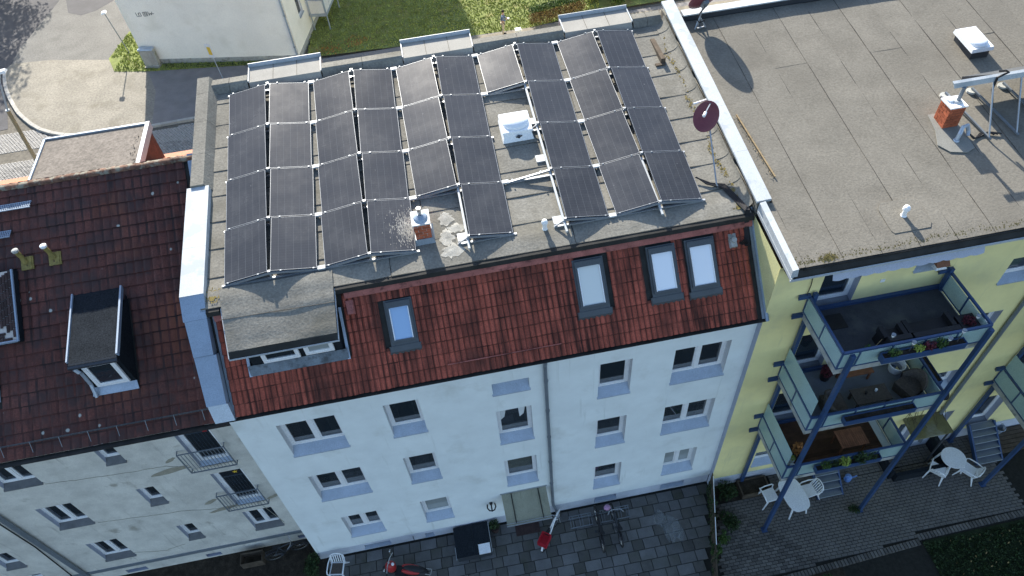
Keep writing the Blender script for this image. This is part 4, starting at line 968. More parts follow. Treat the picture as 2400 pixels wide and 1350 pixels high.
for a, c, e, f, n, kd in bw:
    if kd == 'f': window(BH, a, c, e, f, by, rec=.2, n=1, sillh=.10, fw_=.09, sill='zinc', lip=.0)
    elif kd == 's': window(BH, a, c, e, f, by, rec=.2, n=1, sillh=.16, fw_=.07, sill='slate_sill', lip=.06)
    else: window(BH, a, c, e, f, by, rec=.2, n=n, sillh=.14, fw_=.06, sill='slate_sill', lip=.06, trans=.16 if f < 6 else 0, pane='pane')
for a, c, e, f, n, kd in bw[:2]:   # french balconies
    z0, z1 = e - .02, e + 1.12; xa, xb = a - .25, c + .12; yo = by - .15
    b = B(); b.bar((xa, yo, z1), (xb, yo, z1), .03); b.bar((xa, yo, z0), (xb, yo, z0), .03)
    for xx in (xa, xb): b.bar((xx, yo, z0), (xx, yo, z1), .03); b.bar((xx, yo, z1), (xx, by + .02, z1), .025); b.bar((xx, yo, z0), (xx, by + .02, z0), .025)
    rl = b.build('balcony_railing', 'grey_metal', BH)
    k = 1; nb = 13
    while k < nb: B().bar((xa + (xb - xa) * k / nb, yo, z0), (xa + (xb - xa) * k / nb, yo, z1), .014).build('baluster', 'grey_metal', rl); k += 1
for cx, cz, rx, rz in ((-2.6, 6.55, .62, .13), (-2.35, 7.15, .18, .09), (-2.1, 3.5, .55, .12), (-2.3, 4.15, .22, .10), (-.35, 3.7, .25, .10)):   # patched render
    rg = random.Random(int(cx * 100)); n = 18
    B().poly([(cx + rx * math.cos(2 * math.pi * k / n) * rg.uniform(.8, 1.15), by - .004, cz + rz * math.sin(2 * math.pi * k / n) * rg.uniform(.75, 1.2) + .1 * math.cos(2 * math.pi * k / n)) for k in range(n)]).build('render_patch', 'patch_plaster', BH)
for pts in ([(-6.0, 7.15), (-4.9, 7.02), (-3.6, 6.92), (-2.6, 6.88), (-1.9, 6.45)], [(-5.9, 4.25), (-4.6, 4.05), (-3.3, 3.9), (-2.0, 3.5)], [(-.95, 3.5), (-.8, 2.6), (-.62, 1.5)], [(-6, 1.6), (-5, 1.25), (-4.1, 1.5)]):
    rg = random.Random(len(pts)); q = []
    for (a, z0), (c, z1) in zip(pts, pts[1:]):
        for k in range(8): q.append((a + (c - a) * k / 8, by - .006, z0 + (z1 - z0) * k / 8 + rg.uniform(-.02, .02)))
    b = B(); b.tube(q, .009, 4); b.build('crack', 'patch_plaster', BH)
b = B(); pr = [(.70 + .085 * math.cos(math.pi + math.pi * k / 8), 8.90 + .085 * math.sin(math.pi + math.pi * k / 8)) for k in range(9)]
b.extr([(-14, y_, z_) for y_, z_ in pr], (14.2, 0, 0)); b.build('gutter', 'black_edge', BH)
b = B(); b.tube([(-8.05, .68, 8.85), (-8.05, .82, 8.5), (-8.05, .86, 8.2), (-8.05, .86, 0)], .075, 10); b.build('downpipe', 'grey_metal', BH)
b = B(); b.tube([(-8.35, .92, 6.5), (-8.3, .90, 3.5), (-8.5, .90, .8)], .02, 6); b.build('cable', 'black', BH)
b = B(); b.box(-1.28, -1.06, by + .13, by + .138, 8.18, 8.32); b.build('paper_notice', 'white_paint', BH); b = B(); b.box(-1.04, -.92, by + .13, by + .138, 8.12, 8.24); b.build('red_sticker', 'red_paint', BH)
b = B(); b.poly([(-1.02 + (.09 if k % 2 == 0 else .04) * math.sin(math.pi * k / 5), by + .13, 5.55 + (.09 if k % 2 == 0 else .04) * math.cos(math.pi * k / 5)) for k in range(10)]); b.build('star_ornament', 'yellow_sign', BH)
# snow guard grille above the eaves
b = B(); b.bar(bpt(-9, .42, .20), bpt(-.4, .42, .20), .014); b.bar(bpt(-9, .40, .07), bpt(-.4, .40, .07), .014)
x_ = -9
while x_ < -.45: b.bar(bpt(x_, .40, .07), bpt(x_, .42, .20), .010); x_ += .105
sg = b.build('snow_guard', 'anthracite', BH)
for k in range(11): B().bar(bpt(-.6 - .78 * k, .42, .20), bpt(-.6 - .78 * k, .12, .06), .014, .006).build('support', 'grey_metal', sg)
# dormer
xa, xb = -3.55, -2.26; xta, xtb = -3.76, -2.42
fz = 11.06; fy = 1.96; top = bpt(0, 4.27, .06)
b = B(); b.hexa([(xta, top[1], top[2] - .07), (xtb, top[1], top[2] - .07), (xb, fy, fz - .07), (xa, fy, fz - .07)], [(xta, top[1], top[2]), (xtb, top[1], top[2]), (xb, fy, fz), (xa, fy, fz)]); dq = b.build('dormer_roof', 'felt_dark', BH)  # dark felt colour stands in for the ridge's shade on this roof
b = B(); b.bar((xta - .01, top[1], top[2] + .03), (xa - .01, fy + .1, fz + .04), .04, .07); b.build('edge_trim', 'blue_zinc', dq)
b = B(); b.bar((xtb + .01, top[1], top[2] + .01), (xb + .01, fy + .1, fz + .01), .05, .14); b.build('edge_trim', 'blue_zinc', dq)
b = B(); b.hexa([(xa, fy - .06, fz - .11), (xb, fy - .06, fz - .11), (xb, fy + .05, fz - .02), (xa, fy + .05, fz - .02)], [(xa, fy - .07, fz - .04), (xb, fy - .07, fz - .04), (xb, fy + .05, fz + .01), (xa, fy + .05, fz + .01)]); b.build('dormer_gutter', 'dark_metal', dq)
yw = 2.06; zb_ = bpt(0, (yw - BE.y) / BU.y)[2]
b = B(); b.add([(-3.45, yw, zb_ - .1), (-2.31, yw, zb_ - .1), (-2.31, yw, fz - .06), (-3.45, yw, fz - .06)], [(0, 1, 2, 3)])
for xx in (-2.31, -3.45): b.add([(xx, yw, zb_ - .1), (xx, yw, fz - .06), (xx, 4.1, top[2] - .08), (xx, 4.1, top[2] - .4)], [(0, 3, 2, 1)])
b.build('dormer_wall', 'felt_dark', BH)
window(BH, -3.30, -2.42, 9.93, fz - .1, yw - .08, rec=.06, n=1, sillh=0, fw_=.085, pane='pane', sill=None)
b = B(); b.hexa([bpt(-3.52, 1.33, .05), bpt(-2.26, 1.33, .05), (-2.28, yw - .01, zb_ + .10), (-3.48, yw - .01, zb_ + .10)], [bpt(-3.52, 1.33, .075), bpt(-2.26, 1.33, .075), (-2.28, yw - .02, zb_ + .12), (-3.48, yw - .02, zb_ + .12)]); b.build('dormer_apron', 'zinc', BH)
b = B(); b.tube([(-3.42, fy - .04, fz - .12), (-3.36, fy - .07, fz - .24), (-3.40, yw - .06, fz - .40), (-3.42, yw - .06, zb_ + .35), bpt(-3.40, 1.30, .12)], .05, 8); b.build('dormer_downpipe', 'zinc', BH)
# yellow vent tiles
for xx in (-4.92, -4.15):
    b = B(BF(xx, 5.45, .035)); b.box(-.17, .17, -.22, .16, -.01, .03); b.box(.08, .13, -.22, .16, .03, .055); bb = b.build('vent_tile', 'ochre_plastic', BH)
    p = Vector(bpt(xx - .05, 5.45, .05)); b = B(); b.tube([p, p + Vector((-.01, .03, .2)), p + Vector((-.03, .02, .42))], [.09, .065, .065], 10); b.build('vent_pipe', 'ochre_plastic', bb)
    b = B(); b.lathe([(.07, 0), (.09, .02), (.09, .08), (.05, .10)], p + Vector((-.03, .02, .42)), 12); b.build('vent_cap', 'concrete' if xx < -4.5 else 'white_plastic', bb)
# roof steps: expanded metal treads
for x0, x1, v in ((-6.9, -4.63, 7.02), (-6.9, -5.27, 6.25)):
    b = B()
    p0 = Vector(bpt(0, v, .16)); 
    b.bar((x0, p0.y, p0.z), (x1, p0.y, p0.z), .02, .03); b.bar((x0, p0.y + .22, p0.z + .02), (x1, p0.y + .22, p0.z + .02), .02, .03)
    x_ = x0
    while x_ < x1: b.bar((x_, p0.y, p0.z), (x_ + .0, p0.y + .22, p0.z + .02), .02, .025); x_ += .052
    b.bar((x0, p0.y + .07, p0.z + .012), (x1, p0.y + .07, p0.z + .012), .008, .012); b.bar((x0, p0.y + .15, p0.z + .015), (x1, p0.y + .15, p0.z + .015), .008, .012)
    b.build('roof_step', 'blue_zinc', BH)
# flat front dormer behind the ridge
b = B(); b.box(-4.75, -1.6, 7.42, 9.45, 12.92, 13.05); fd = b.build('front_dormer_roof', 'felt_grey', BH)
b = B(); b.box(-4.78, -4.72, 7.40, 9.48, 12.9, 13.10); b.box(-4.78, -1.55, 9.44, 9.50, 12.9, 13.10); b.build('edge_trim', 'zinc', fd)
b = B(); b.box(-1.66, -1.54, 7.40, 9.48, 12.88, 13.13); b.build('verge_trim', 'white_metal', fd)
b = B(); b.box(-4.7, -1.62, 7.5, 9.4, 11.3, 12.92); b.build('front_dormer_body', 'brown_tile', BH)
rg = random.Random(3); b = B()
for _ in range(26): b.leaves((-1.85 + rg.gauss(0, .06), 7.7 + rg.uniform(0, 1.5) ** 1.5 * .7, 13.07), (.01, .01, .01), 1, .03, rg)
b.build('roof_leaves', 'bark', fd)['kind'] = 'stuff'
# gable flashing next to the party wall
b = B(); b.hexa([bpt(-.10, 6.4, .0), bpt(.05, 6.4, .0), bpt(.12, BL + .1, .0), bpt(-.14, BL + .1, .0)], [bpt(-.10, 6.4, .05), bpt(.05, 6.4, .05), bpt(.12, BL + .1, .05), bpt(-.14, BL + .1, .05)]); b.build('verge_flashing', 'blue_zinc', BH)
b = B(); b.hexa([bpt(-.09, -.03, -.05), bpt(.3, -.03, -.05), bpt(.3, 6.5, -.05), bpt(-.09, 6.5, -.05)], [bpt(-.09, -.03, .01), bpt(.3, -.03, .01), bpt(.3, 6.5, .01), bpt(-.09, 6.5, .01)]); b.build('valley_flashing', 'black_edge', BH)
# low raised box on the brown roof, its top covered with brick-like plates laid to a mitre
rb = thing('shingled_roof_box', 'raised box on the brown tiles with brick-like plates and a metal rim', 'roof box', bpt(-6, 4.3, 0))
BX0, BX1, BV0, BV1, BO = -7.2, -5.22, 3.22, 5.25, .30
b = B(); b.hexa([bpt(BX0, BV0, -.02), bpt(BX1, BV0, -.02), bpt(BX1, BV1, -.02), bpt(BX0, BV1, -.02)], [bpt(BX0, BV0, BO), bpt(BX1, BV0, BO), bpt(BX1, BV1, BO), bpt(BX0, BV1, BO)]); b.build('body', 'felt_dark', rb)
b = B(); b.hexa([bpt(BX0 + .03, BV0 + .03, BO), bpt(BX1 - .03, BV0 + .03, BO), bpt(BX1 - .03, BV1 - .03, BO), bpt(BX0 + .03, BV1 - .03, BO)], [bpt(BX0 + .03, BV0 + .03, BO + .012), bpt(BX1 - .03, BV0 + .03, BO + .012), bpt(BX1 - .03, BV1 - .03, BO + .012), bpt(BX0 + .03, BV1 - .03, BO + .012)]); b.build('mortar_bed', 'mortar', rb)
bpl = B().box(-.11, .11, -.034, .034, 0, .03).mesh('plate', 'brick_dark')
for r_ in range(22):      # courses running up the slope, parallel to the right rim
    x_ = BX1 - .075 - r_ * .082
    v = BV0 + .16 + (BX1 - x_) * .9 + (.12 if r_ % 2 else 0)
    while v < BV1 - .12 and x_ > BX0 + .1:
        inst('plate', bpl, rb, BF(x_, v, BO + .008) @ Matrix.Rotation(math.pi / 2, 4, 'Z')); v += .236
for r_ in range(16):      # courses parallel to the lower rim
    v = BV0 + .075 + r_ * .082; x_ = BX1 - .18 - (v - BV0) * 1.05 - (.12 if r_ % 2 else 0)
    while x_ > BX0 + .12: inst('plate', bpl, rb, BF(x_, v, BO + .008)); x_ -= .236
b = B(); b.bar(bpt(BX1, BV0 - .02, BO + .02), bpt(BX1, BV1, BO + .02), .045, .06); b.build('rim', 'blue_zinc', rb)
b = B(); b.bar(bpt(BX0, BV0, BO + .02), bpt(BX1 - .025, BV0, BO + .02), .045, .06); b.build('rim', 'blue_zinc', rb)
# roof window sliver at the left edge
b = B(); b.hexa([bpt(-6.9, 1.65, .02), bpt(-6.02, 1.65, .02), bpt(-6.02, 2.05, .02), bpt(-6.9, 2.05, .02)], [bpt(-6.9, 1.65, .06), bpt(-6.02, 1.65, .06), bpt(-6.02, 2.05, .09), bpt(-6.9, 2.05, .09)]); b.build('dormer_apron', 'zinc', BH)
b = B(); b.hexa([bpt(-6.9, 2.05, .02), bpt(-6.10, 2.05, .02), bpt(-6.10, 3.0, .02), bpt(-6.9, 3.0, .02)], [bpt(-6.9, 2.05, .6), bpt(-6.10, 2.05, .6), bpt(-6.10, 3.0, .10), bpt(-6.9, 3.0, .10)]); b.build('dormer_wall', 'felt_dark', BH)

# ================================================================== YELLOW HOUSE
YH = thing('yellow_house', 'yellow rendered house with a big flat felt roof right of the white building', 'building', (22, 4, 0))
ys_ = lambda y: 12.69 + .125 * (y + .35)
fy = -.20
yw = [(16.30, 17.38, 10.46, 12.02, 1), (18.88, 19.76, 11.30, 12.10, 1), (21.85, 22.80, 9.98, 11.02, 1), (21.95, 22.75, 7.45, 8.55, 1), (16.35, 17.40, 7.32, 9.2, 1), (18.9, 19.76, 8.0, 9.1, 1), (16.35, 17.40, 4.22, 6.1, 1), (18.9, 19.76, 5.0, 6.1, 1), (16.4, 17.5, 1.05, 2.1, 1), (18.9, 19.9, 1.1, 2.2, 1), (23.35, 23.85, 1.5, 2.35, 1), (24.75, 25.75, .9, 2.9, 1), (24.75, 25.75, 4.22, 6.1, 1), (24.75, 25.75, 7.32, 9.2, 1), (21.9, 22.6, .15, 2.05, 1), (21.95, 22.75, 4.35, 5.4, 1)]
b = B(); wall_grid(b, XR, 60, .60, ys_(fy) - .25, fy, yw, .28); b.build('wall', ['yellow_plaster', 'grey_trim'], YH)
b = B(); b.box(XR, 60, fy - .03, fy + .2, -.1, .60); b.build('plinth', 'plinth_plaster', YH)
b = B(); b.add([(XR, fy, .6), (XR, 0, .6), (XR, 0, 10.4), (XR, fy, 10.4)], [(3, 2, 1, 0)]); b.build('grey_return', 'grey_trim', YH)
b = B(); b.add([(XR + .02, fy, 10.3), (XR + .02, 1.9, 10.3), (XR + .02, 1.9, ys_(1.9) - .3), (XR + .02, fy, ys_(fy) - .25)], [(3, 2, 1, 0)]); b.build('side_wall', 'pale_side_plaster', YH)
b = B(); b.box(XR - .16, XR + .018, 0, .02, 0, .0 + .01); 
B().hexa([mpt(XR - .02, -.1, .0), mpt(XR + .10, -.1, .0), mpt(XR + .10, ML + .2, .0), mpt(XR - .02, ML + .2, .0)], [mpt(XR - .02, -.1, .07), mpt(XR + .04, -.1, .07), mpt(XR + .04, ML + .2, .07), mpt(XR - .02, ML + .2, .07)]).build('wall_flashing', 'blue_zinc', YH)
for i, (a, c, e, f, n) in enumerate(yw):
    big = f - e > 1.4 and c - a > .7
    window(YH, a, c, e, f, fy, rec=.26, n=1, sillh=.06 if big else .16, fw_=.09, pane='pane', sill='balcony_grey' if big else 'zinc', lip=.0 if big else .05, trans=0)
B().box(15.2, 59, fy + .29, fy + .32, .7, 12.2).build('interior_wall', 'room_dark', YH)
b = B(); b.hexa([(15.38, -.52, ys_(-.5) - .3), (60, -.52, ys_(-.5) - .3), (60, 9.4, ys_(9.4) - .3), (15.38, 9.4, ys_(9.4) - .3)], [(15.38, -.52, ys_(-.5) - .015), (60, -.52, ys_(-.5) - .015), (60, 9.4, ys_(9.4) - .015), (15.38, 9.4, ys_(9.4) - .015)]); b.box(15.06, 15.378, -.5, 1.6, ys_(-.5) - .3, ys_(-.5) - .02); yroof = b.build('flat_roof', 'black_edge', YH)
x_ = 15.42; k = 0; rgy = random.Random(5)
while x_ < 29:
    L_ = [(-.48, 9.05), (-.48, 9.05), (-.48, 6.4, 9.05)][k % 3]
    for a, c in zip(L_, L_[1:]): feltsheet(x_, x_ + 1.0, a, c + .03, yroof, 'felt_yellow_roof', lambda X, Y_: ys_(Y_) + .005 * (k % 2) + (.018 * math.exp(-((Y_ - .15) / .25) ** 2)), 5, max(5, int((c - a) * 2)), amp=.004, front=.002)
    x_ += .99; k += 1
feltsheet(15.19, 15.42, -.48, 1.6, yroof, 'felt_yellow_roof', lambda X, Y_: ys_(Y_) + .01, 2, 16, amp=.004, front=.01)
b = B(); b.hexa([(15.1, -.62, ys_(-.5) - .22), (60, -.62, ys_(-.5) - .22), (60, -.44, ys_(-.5) - .02), (15.1, -.44, ys_(-.5) - .02)], [(15.1, -.60, ys_(-.5) - .14), (60, -.60, ys_(-.5) - .14), (60, -.44, ys_(-.5) + .01), (15.1, -.44, ys_(-.5) + .01)]); b.build('roof_edge', 'black_edge', YH)
b = B(); b.box(15.0, 60, -.66, -.63, ys_(-.5) - .24, ys_(-.5) - .18); b.bar((15.03, -.65, ys_(-.6) - .16), (15.03, 1.55, ys_(1.5) - .16), .03, .10); b.build('eaves_trim', 'white_metal', YH)
b = B(); b.hexa([(15.02, -.60, ys_(-.6) - .16), (15.20, -.60, ys_(-.6) - .16), (15.20, 1.58, ys_(1.58) - .16), (15.02, 1.58, ys_(1.58) - .16)], [(15.04, -.58, ys_(-.6) + .10), (15.19, -.58, ys_(-.6) + .13), (15.19, 1.58, ys_(1.58) + .13), (15.04, 1.58, ys_(1.58) + .10)]); b.build('verge_capping', 'white_metal', YH)
b = B(); b.box(15.06, 60, 9.12, 9.36, ys_(9) - .2, ys_(9) + .20); b.build('front_upstand', 'dark_metal', YH)
b = B(); b.box(15.44, 60, 9.06, 9.40, ys_(9) + .20, ys_(9) + .24); b.build('coping', 'white_metal', YH)
b = B(); b.add([(15, 9.4, 0), (60, 9.4, 0), (60, 9.4, 13.9), (15, 9.4, 13.9)], [(3, 2, 1, 0)]); b.build('front_wall', 'yellow_plaster', YH)
b = B()
rg = random.Random(12)
for _ in range(450):
    x_ = 15.2 + 9 * rg.random() ** 1.5; y_ = -.40 + abs(rg.gauss(0, .09)); s_ = rg.uniform(.008, .022)
    b.add([(x_ - s_, y_ - s_, ys_(y_) + .02), (x_ + s_, y_ - s_, ys_(y_) + .02), (x_, y_ + s_, ys_(y_) + .04)], [(0, 1, 2)])
for _ in range(160):
    x_ = 16.05 + rg.gauss(0, .1); y_ = -.33 + rg.gauss(0, .05); s_ = rg.uniform(.01, .03); b.add([(x_ - s_, y_ - s_, ys_(y_) + .02), (x_ + s_, y_ - s_, ys_(y_) + .02), (x_, y_ + s_, ys_(y_) + .04)], [(0, 1, 2)])
b.build('moss', 'moss_yellow', YH)['kind'] = 'stuff'
b = B(); b.prism([(17.95 + .0, .0), (18.9, .0), (19.0, .15), (19.0, .85), (18.85, .98), (18.05, .98), (17.9, .8), (17.9, .1)], 0, .012)
b.v = [(x_, y_, ys_(y_) + z_ + .022) for x_, y_, z_ in b.v]; b.build('felt_patch', 'felt_yellow_roof', YH)
b = B(); b.lathe([(.085, 0), (.06, .03), (.055, .2), (.09, .21), (.09, .25), (.07, .31), (.02, .34)], (18.42, .48, ys_(.48) + .03), 14); b.build('vent_pipe', 'white_plastic', YH)
b = B(); b.tube([(23.05, -.32, 12.3), (23.15, -.28, 11.5), (23.2, -.28, .4)], .06, 8); b.build('downpipe', 'grey_metal', YH)
# awning with scalloped valance
b = B(); n = 44; top_ = []; bot_ = []
for i in range(n + 1):
    x_ = 16.22 + 4.03 * i / n; top_.append((x_, -.50, 12.34)); bot_.append((x_, -.60, 12.10 - .05 * abs(math.sin(math.pi * i / 4))))
vs = [(p[0], -.34, 12.42) for p in top_] + top_ + bot_; m_ = n + 1
b.add(vs, [(m_ + i, m_ + i + 1, i + 1, i) for i in range(n)] + [(2 * m_ + i, 2 * m_ + i + 1, m_ + i + 1, m_ + i) for i in range(n)])
aw = b.build('awning', 'awning_cloth', YH)
b = B(); b.box(16.2, 20.27, -.34, -.21, 12.34, 12.46); b.build('cassette', 'white_metal', aw)
b = B(); b.tube([(15.95, -.24, 12.4), (15.93, -.24, 11.9), (15.96, -.24, 11.6), (15.95, -.24, 11.1)], .012, 5); b.build('cable', 'black', YH)
b = B(); b.box(18.0, 18.12, -.23, -.20, 11.12, 11.22); b.build('socket', 'white_plastic', YH)
# second chimney on that roof
zc2 = ys_(3.2)
ch3 = brick_chimney('brick_chimney', 'orange brick chimney with white slab and metal flue on the large felt roof', 20.82, 21.27, 3.02, 3.48, zc2 + .02, zc2 + .66, 7, 2, 2, 'brick_red', 'mortar_dark', 'white_paint', .02)
b = B(); b.prism([(20.42, 2.5), (20.62, 2.2), (21.05, 2.08), (21.32, 2.2), (21.36, 3.0), (21.4, 3.6), (20.72, 3.6), (20.62, 3.0)], 0, .02); b.v = [(x_, y_, ys_(y_) + z_ + .02) for x_, y_, z_ in b.v]; b.build('felt_collar', 'felt_patch', ch3)
b = B(); b.lathe([(.13, 0), (.10, .05), (.06, .06)], (21.12, 3.24, zc2 + .70), 16); b.build('flue_collar', 'white_metal', ch3)
b = B(); b.lathe([(.05, 0), (.05, .38), (.056, .38), (.056, .42)], (21.12, 3.24, zc2 + .74), 14); b.build('flue', 'grey_metal', ch3)
b = B(); b.lathe([(.12, 0), (.11, .05), (.03, .07)], (20.97, 3.36, zc2 + .70), 14); b.build('cover', 'white_plastic', ch3)
b = B(); b.tube([(20.98, 2.55, ys_(2.5)), (21.03, 2.58, ys_(2.5) + .22), (21.12, 2.68, ys_(2.5) + .36), (21.3, 2.74, ys_(2.5) + .34), (21.36, 2.7, ys_(2.5) + .18), (21.34, 2.6, ys_(2.5) + .08)], .055, 9); b.lathe([(.1, .0), (.07, .05)], (20.98, 2.55, ys_(2.5) + .02), 12); b.build('hose_outlet', 'zinc', ch3)
b = B()
for k in range(3): b.tube([(21.36, 2.6 + .02 * k, ys_(2.6) + .12), (21.45 + .02 * k, 2.5, ys_(2.5) + .04), (21.7, 2.55 + .05 * k, ys_(2.5) + .03), (21.95, 2.62, ys_(2.6) + .06), (22.05 + .1 * k, 2.5, ys_(2.5) + .05)], .022, 6)
b.build('cables', 'black', ch3)
# skylight box on the large roof
sk = thing('skylight_dome', 'white skylight dome on a curb, alone on the large felt roof', 'skylight', (23.25, 5.9, ys_(5.9)))
b = B(); b.box(23.0, 23.55, 5.45, 6.35, ys_(5.4) - .02, ys_(6.3) + .20); b.build('curb', 'dark_metal', sk)
b = B(); b.hexa([(22.93, 5.40, ys_(5.4) + .25), (23.62, 5.40, ys_(5.4) + .25), (23.62, 6.42, ys_(6.4) + .22), (22.93, 6.42, ys_(6.4) + .22)], [(22.95, 5.42, ys_(5.4) + .36), (23.60, 5.42, ys_(5.4) + .36), (23.60, 6.40, ys_(6.4) + .33), (22.95, 6.40, ys_(6.4) + .33)]); b.build('frame', 'white_plastic', sk)
b = B(); b.smooth = True; b.ball((23.27, 5.75, ys_(5.9) + .33), .28, .34, .12, 14, 8); b.build('dome', 'dome', sk)
# tilted collector on struts
sr_ = thing('tilted_collector', 'white framed solar collector tilted on long struts behind the orange chimney', 'collector', (23, 3.6, ys_(3.6)))
b = B(); b.hexa([(22.05, 3.34, 14.36), (27.5, 3.34, 14.36), (27.5, 4.40, 13.60), (22.05, 4.40, 13.60)], [(22.05, 3.38, 14.43), (27.5, 3.38, 14.43), (27.5, 4.44, 13.67), (22.05, 4.44, 13.67)]); b.build('collector_plate', 'dark_metal', sr_)
b = B(); b.hexa([(20.84, 3.26, 14.28), (27.5, 3.26, 14.28), (27.5, 3.33, 14.34), (20.84, 3.33, 14.34)], [(20.80, 3.29, 14.42), (27.5, 3.29, 14.42), (27.5, 3.38, 14.44), (20.80, 3.38, 14.44)]); b.bar((20.9, 3.34, 14.36), (22.4, 3.34, 14.37), .03); b.build('edge_profile', 'white_metal', sr_)
for xx in (21.55, 22.35, 23.3, 24.3):
    b = B(); b.bar((xx + .02, 4.25, ys_(4.2) + .10), (xx + .30, 2.35, ys_(2.35) + .06), .05); b.build('floor_rail', 'grey_metal', sr_)
    b = B(); b.lathe([(.14, 0), (.13, .05)], (xx, 4.2, ys_(4.2) + .01), 12); b.build('pad', 'concrete', sr_)
    b = B(); b.bar((xx + .42, 3.33, 14.36), (xx + .28, 2.42, ys_(2.4) + .08), .034); b.build('strut', 'aluminium', sr_)
b = B(); b.tube([(22.1, 3.4, 14.5), (22.2, 3.3, 14.56), (22.32, 3.3, 14.5), (22.0, 3.25, 14.42), (21.97, 3.2, 14.1), (21.95, 2.9, 13.7)], .03, 6); b.build('cable', 'black', sr_)
# dish on the large roof (its reflector reaches over the picture edge)
d2 = dish('satellite_dish', 'dark red satellite dish on a tripod foot at the far roof end', [(15.80, 8.75, ys_(8.75)), (15.86, 8.72, ys_(8.7) + .55), (15.88, 8.66, ys_(8.7) + .9)], (15.92, 8.78, ys_(8.7) + .80), (-.14, .9, .55), .92, .98, 'maroon', (15.8, 8.75, ys_(8.75)), -1)
b = B()
for dx, dy in ((-.16, -.12), (.2, -.1), (.02, .25)): b.bar((15.83, 8.74, ys_(8.7) + .35), (15.83 + dx, 8.74 + dy, ys_(8.7) + .01), .035)
b.bar((15.74, 8.62, ys_(8.6) + .05), (16.02, 8.66, ys_(8.6) + .06), .05, .03); b.build('foot', 'aluminium', d2)
b = B(); b.tube([(15.9, 8.6, ys_(8.6) + .75), (15.74, 8.56, ys_(8.6) + .6), (15.70, 8.6, ys_(8.6) + .35), (15.8, 8.64, ys_(8.6) + .22), (15.95, 8.6, ys_(8.6) + .3)], .02, 6); b.build('cable', 'black', d2)
# weathered batten lying on the roof
b = B(); b.bar((15.60, 4.78, ys_(4.78) + .05), (15.78, 2.38, ys_(2.38) + .05), .038, .03); st = b.build('wooden_batten', 'straw'); tag(st, 'weathered wooden batten lying on the felt along the parapet', 'batten')
rg = random.Random(4); b = B()
for _ in range(130):
    f_ = rg.random(); b.leaves((15.60 + .18 * f_ + rg.gauss(-.03, .04), 4.78 - 2.4 * f_, ys_(4.78 - 2.4 * f_) + .03), (.01, .01, .01), 1, .022, rg)
b.build('roof_debris', 'straw')['kind'] = 'stuff'

# ================================================================== BALCONY TOWERS
def balcony_tower(label):
    t = thing('balcony_tower', label, 'balcony tower', (18, -1.2, 0), 'steel balcony towers on the yellow house')
    x0, x1, yo, yi = 16.03, 19.92, -2.14, -.24
    LV = [(10.22, 10.44, 11.15), (7.08, 7.30, 8.02), (3.97, 4.19, 4.98)]
    for px, py in ((16.29, -2.20), (19.92, -2.20), (16.14, -.32), (19.90, -.32)):
        b = B(); b.box(px - .055, px + .055, py - .055, py + .055, 0, 11.05 if py < -1 else 11.3); b.box(px - .1, px + .1, py - .1, py + .1, 0, .03); b.build('post', 'blue_steel', t)
    for i, (za, zb, zt) in enumerate(LV):
        b = B(); b.box(x0, x1, yo, yi, za, zb - .02); dk = b.build('deck', 'concrete', t)
        if i == 2:
            k = 0; y_ = yo + .06
            while y_ < yi - .05:
                B().box(x0 + .06, x1 - .3, y_ + .003, min(y_ + .137, yi), zb - .02, zb + .004).build('deck_board', 'wood_deck', dk); y_ += .14
            B().box(x1 - .29, x1 - .06, yo + .06, yi, zb - .02, zb).build('gravel_margin', 'white_plaster', dk)
        else: B().box(x0 + .05, x1 - .05, yo + .05, yi, zb - .02, zb).build('deck_surface', 'balcony_felt' if i == 0 else 'balcony_grey', dk)
        B().box(x0 + .02, x1 - .02, yi - .06, yi + .03, zb - .12, zb + .10).build('wall_beam', 'blue_steel', t)
        b = B(); b.bar((x0, yo, zt), (x1, yo, zt), .06); b.bar((x0, yo, zt), (x0, yi, zt), .06); b.bar((x1, yo, zt), (x1, yi, zt), .06); b.build('handrail', 'blue_steel', t)
        b = B(); zl = zb + .04
        b.bar((x0, yo, zl), (x1, yo, zl), .035); b.bar((x0, yo, zl), (x0, yi, zl), .035); b.bar((x1, yo, zl), (x1, yi, zl), .035); b.build('bottom_rail', 'blue_steel', t)
        b = B()
        for f_ in (0, .12, .34, .56, .78, 1): b.bar((x0 + (x1 - x0) * f_, yo, zl), (x0 + (x1 - x0) * f_, yo, zt), .04)
        for xx in (x0, x1):
            for f_ in (.5, 1): b.bar((xx, yo + (yi - yo) * f_, zl), (xx, yo + (yi - yo) * f_, zt), .04)
        b.build('baluster', 'blue_steel', t)
        fs = (0, .12, .34, .56, .78, 1); zg = zt - .10
        for f0, f1 in zip(fs, fs[1:]): B().box(x0 + (x1 - x0) * f0 + .025, x0 + (x1 - x0) * f1 - .025, yo - .006, yo + .006, zl + .02, zg).build('glass_panel', 'milky_glass', t)
        for xx in (x0, x1):
            for f0, f1 in ((0, .5), (.5, 1)): B().box(xx - .006, xx + .006, yo + (yi - yo) * f0 + .025, yo + (yi - yo) * f1 - .025, zl + .02, zg).build('glass_panel', 'milky_glass', t)
        if i: B().box(x0 - .008, x0 + .008, yo + .06, yi - .05, zt + .04, zt + .80).build('privacy_screen', 'milky_glass', t)
        for zz, xx in ((zt - .02, x0), (zb - .12, x0), (zt - .02, x1)):
            b = B(); b.hexa([(xx - .32, -.30, zz - .04), (xx + .02, -.30, zz - .04), (xx + .02, -.2, zz - .04), (xx - .28, -.2, zz - .04)], [(xx - .32, -.30, zz + .08), (xx + .02, -.30, zz + .08), (xx + .02, -.2, zz + .08), (xx - .28, -.2, zz + .08)]); b.build('wall_bracket', 'blue_steel', t)
    return t
bt = balcony_tower('complete blue steel balcony tower with three furnished levels')
bt2 = copy_tree(bt); bt2.location.x += 8.42; bt2['label'] = 'blue steel balcony tower cut off by the right edge, beside the outdoor steps'

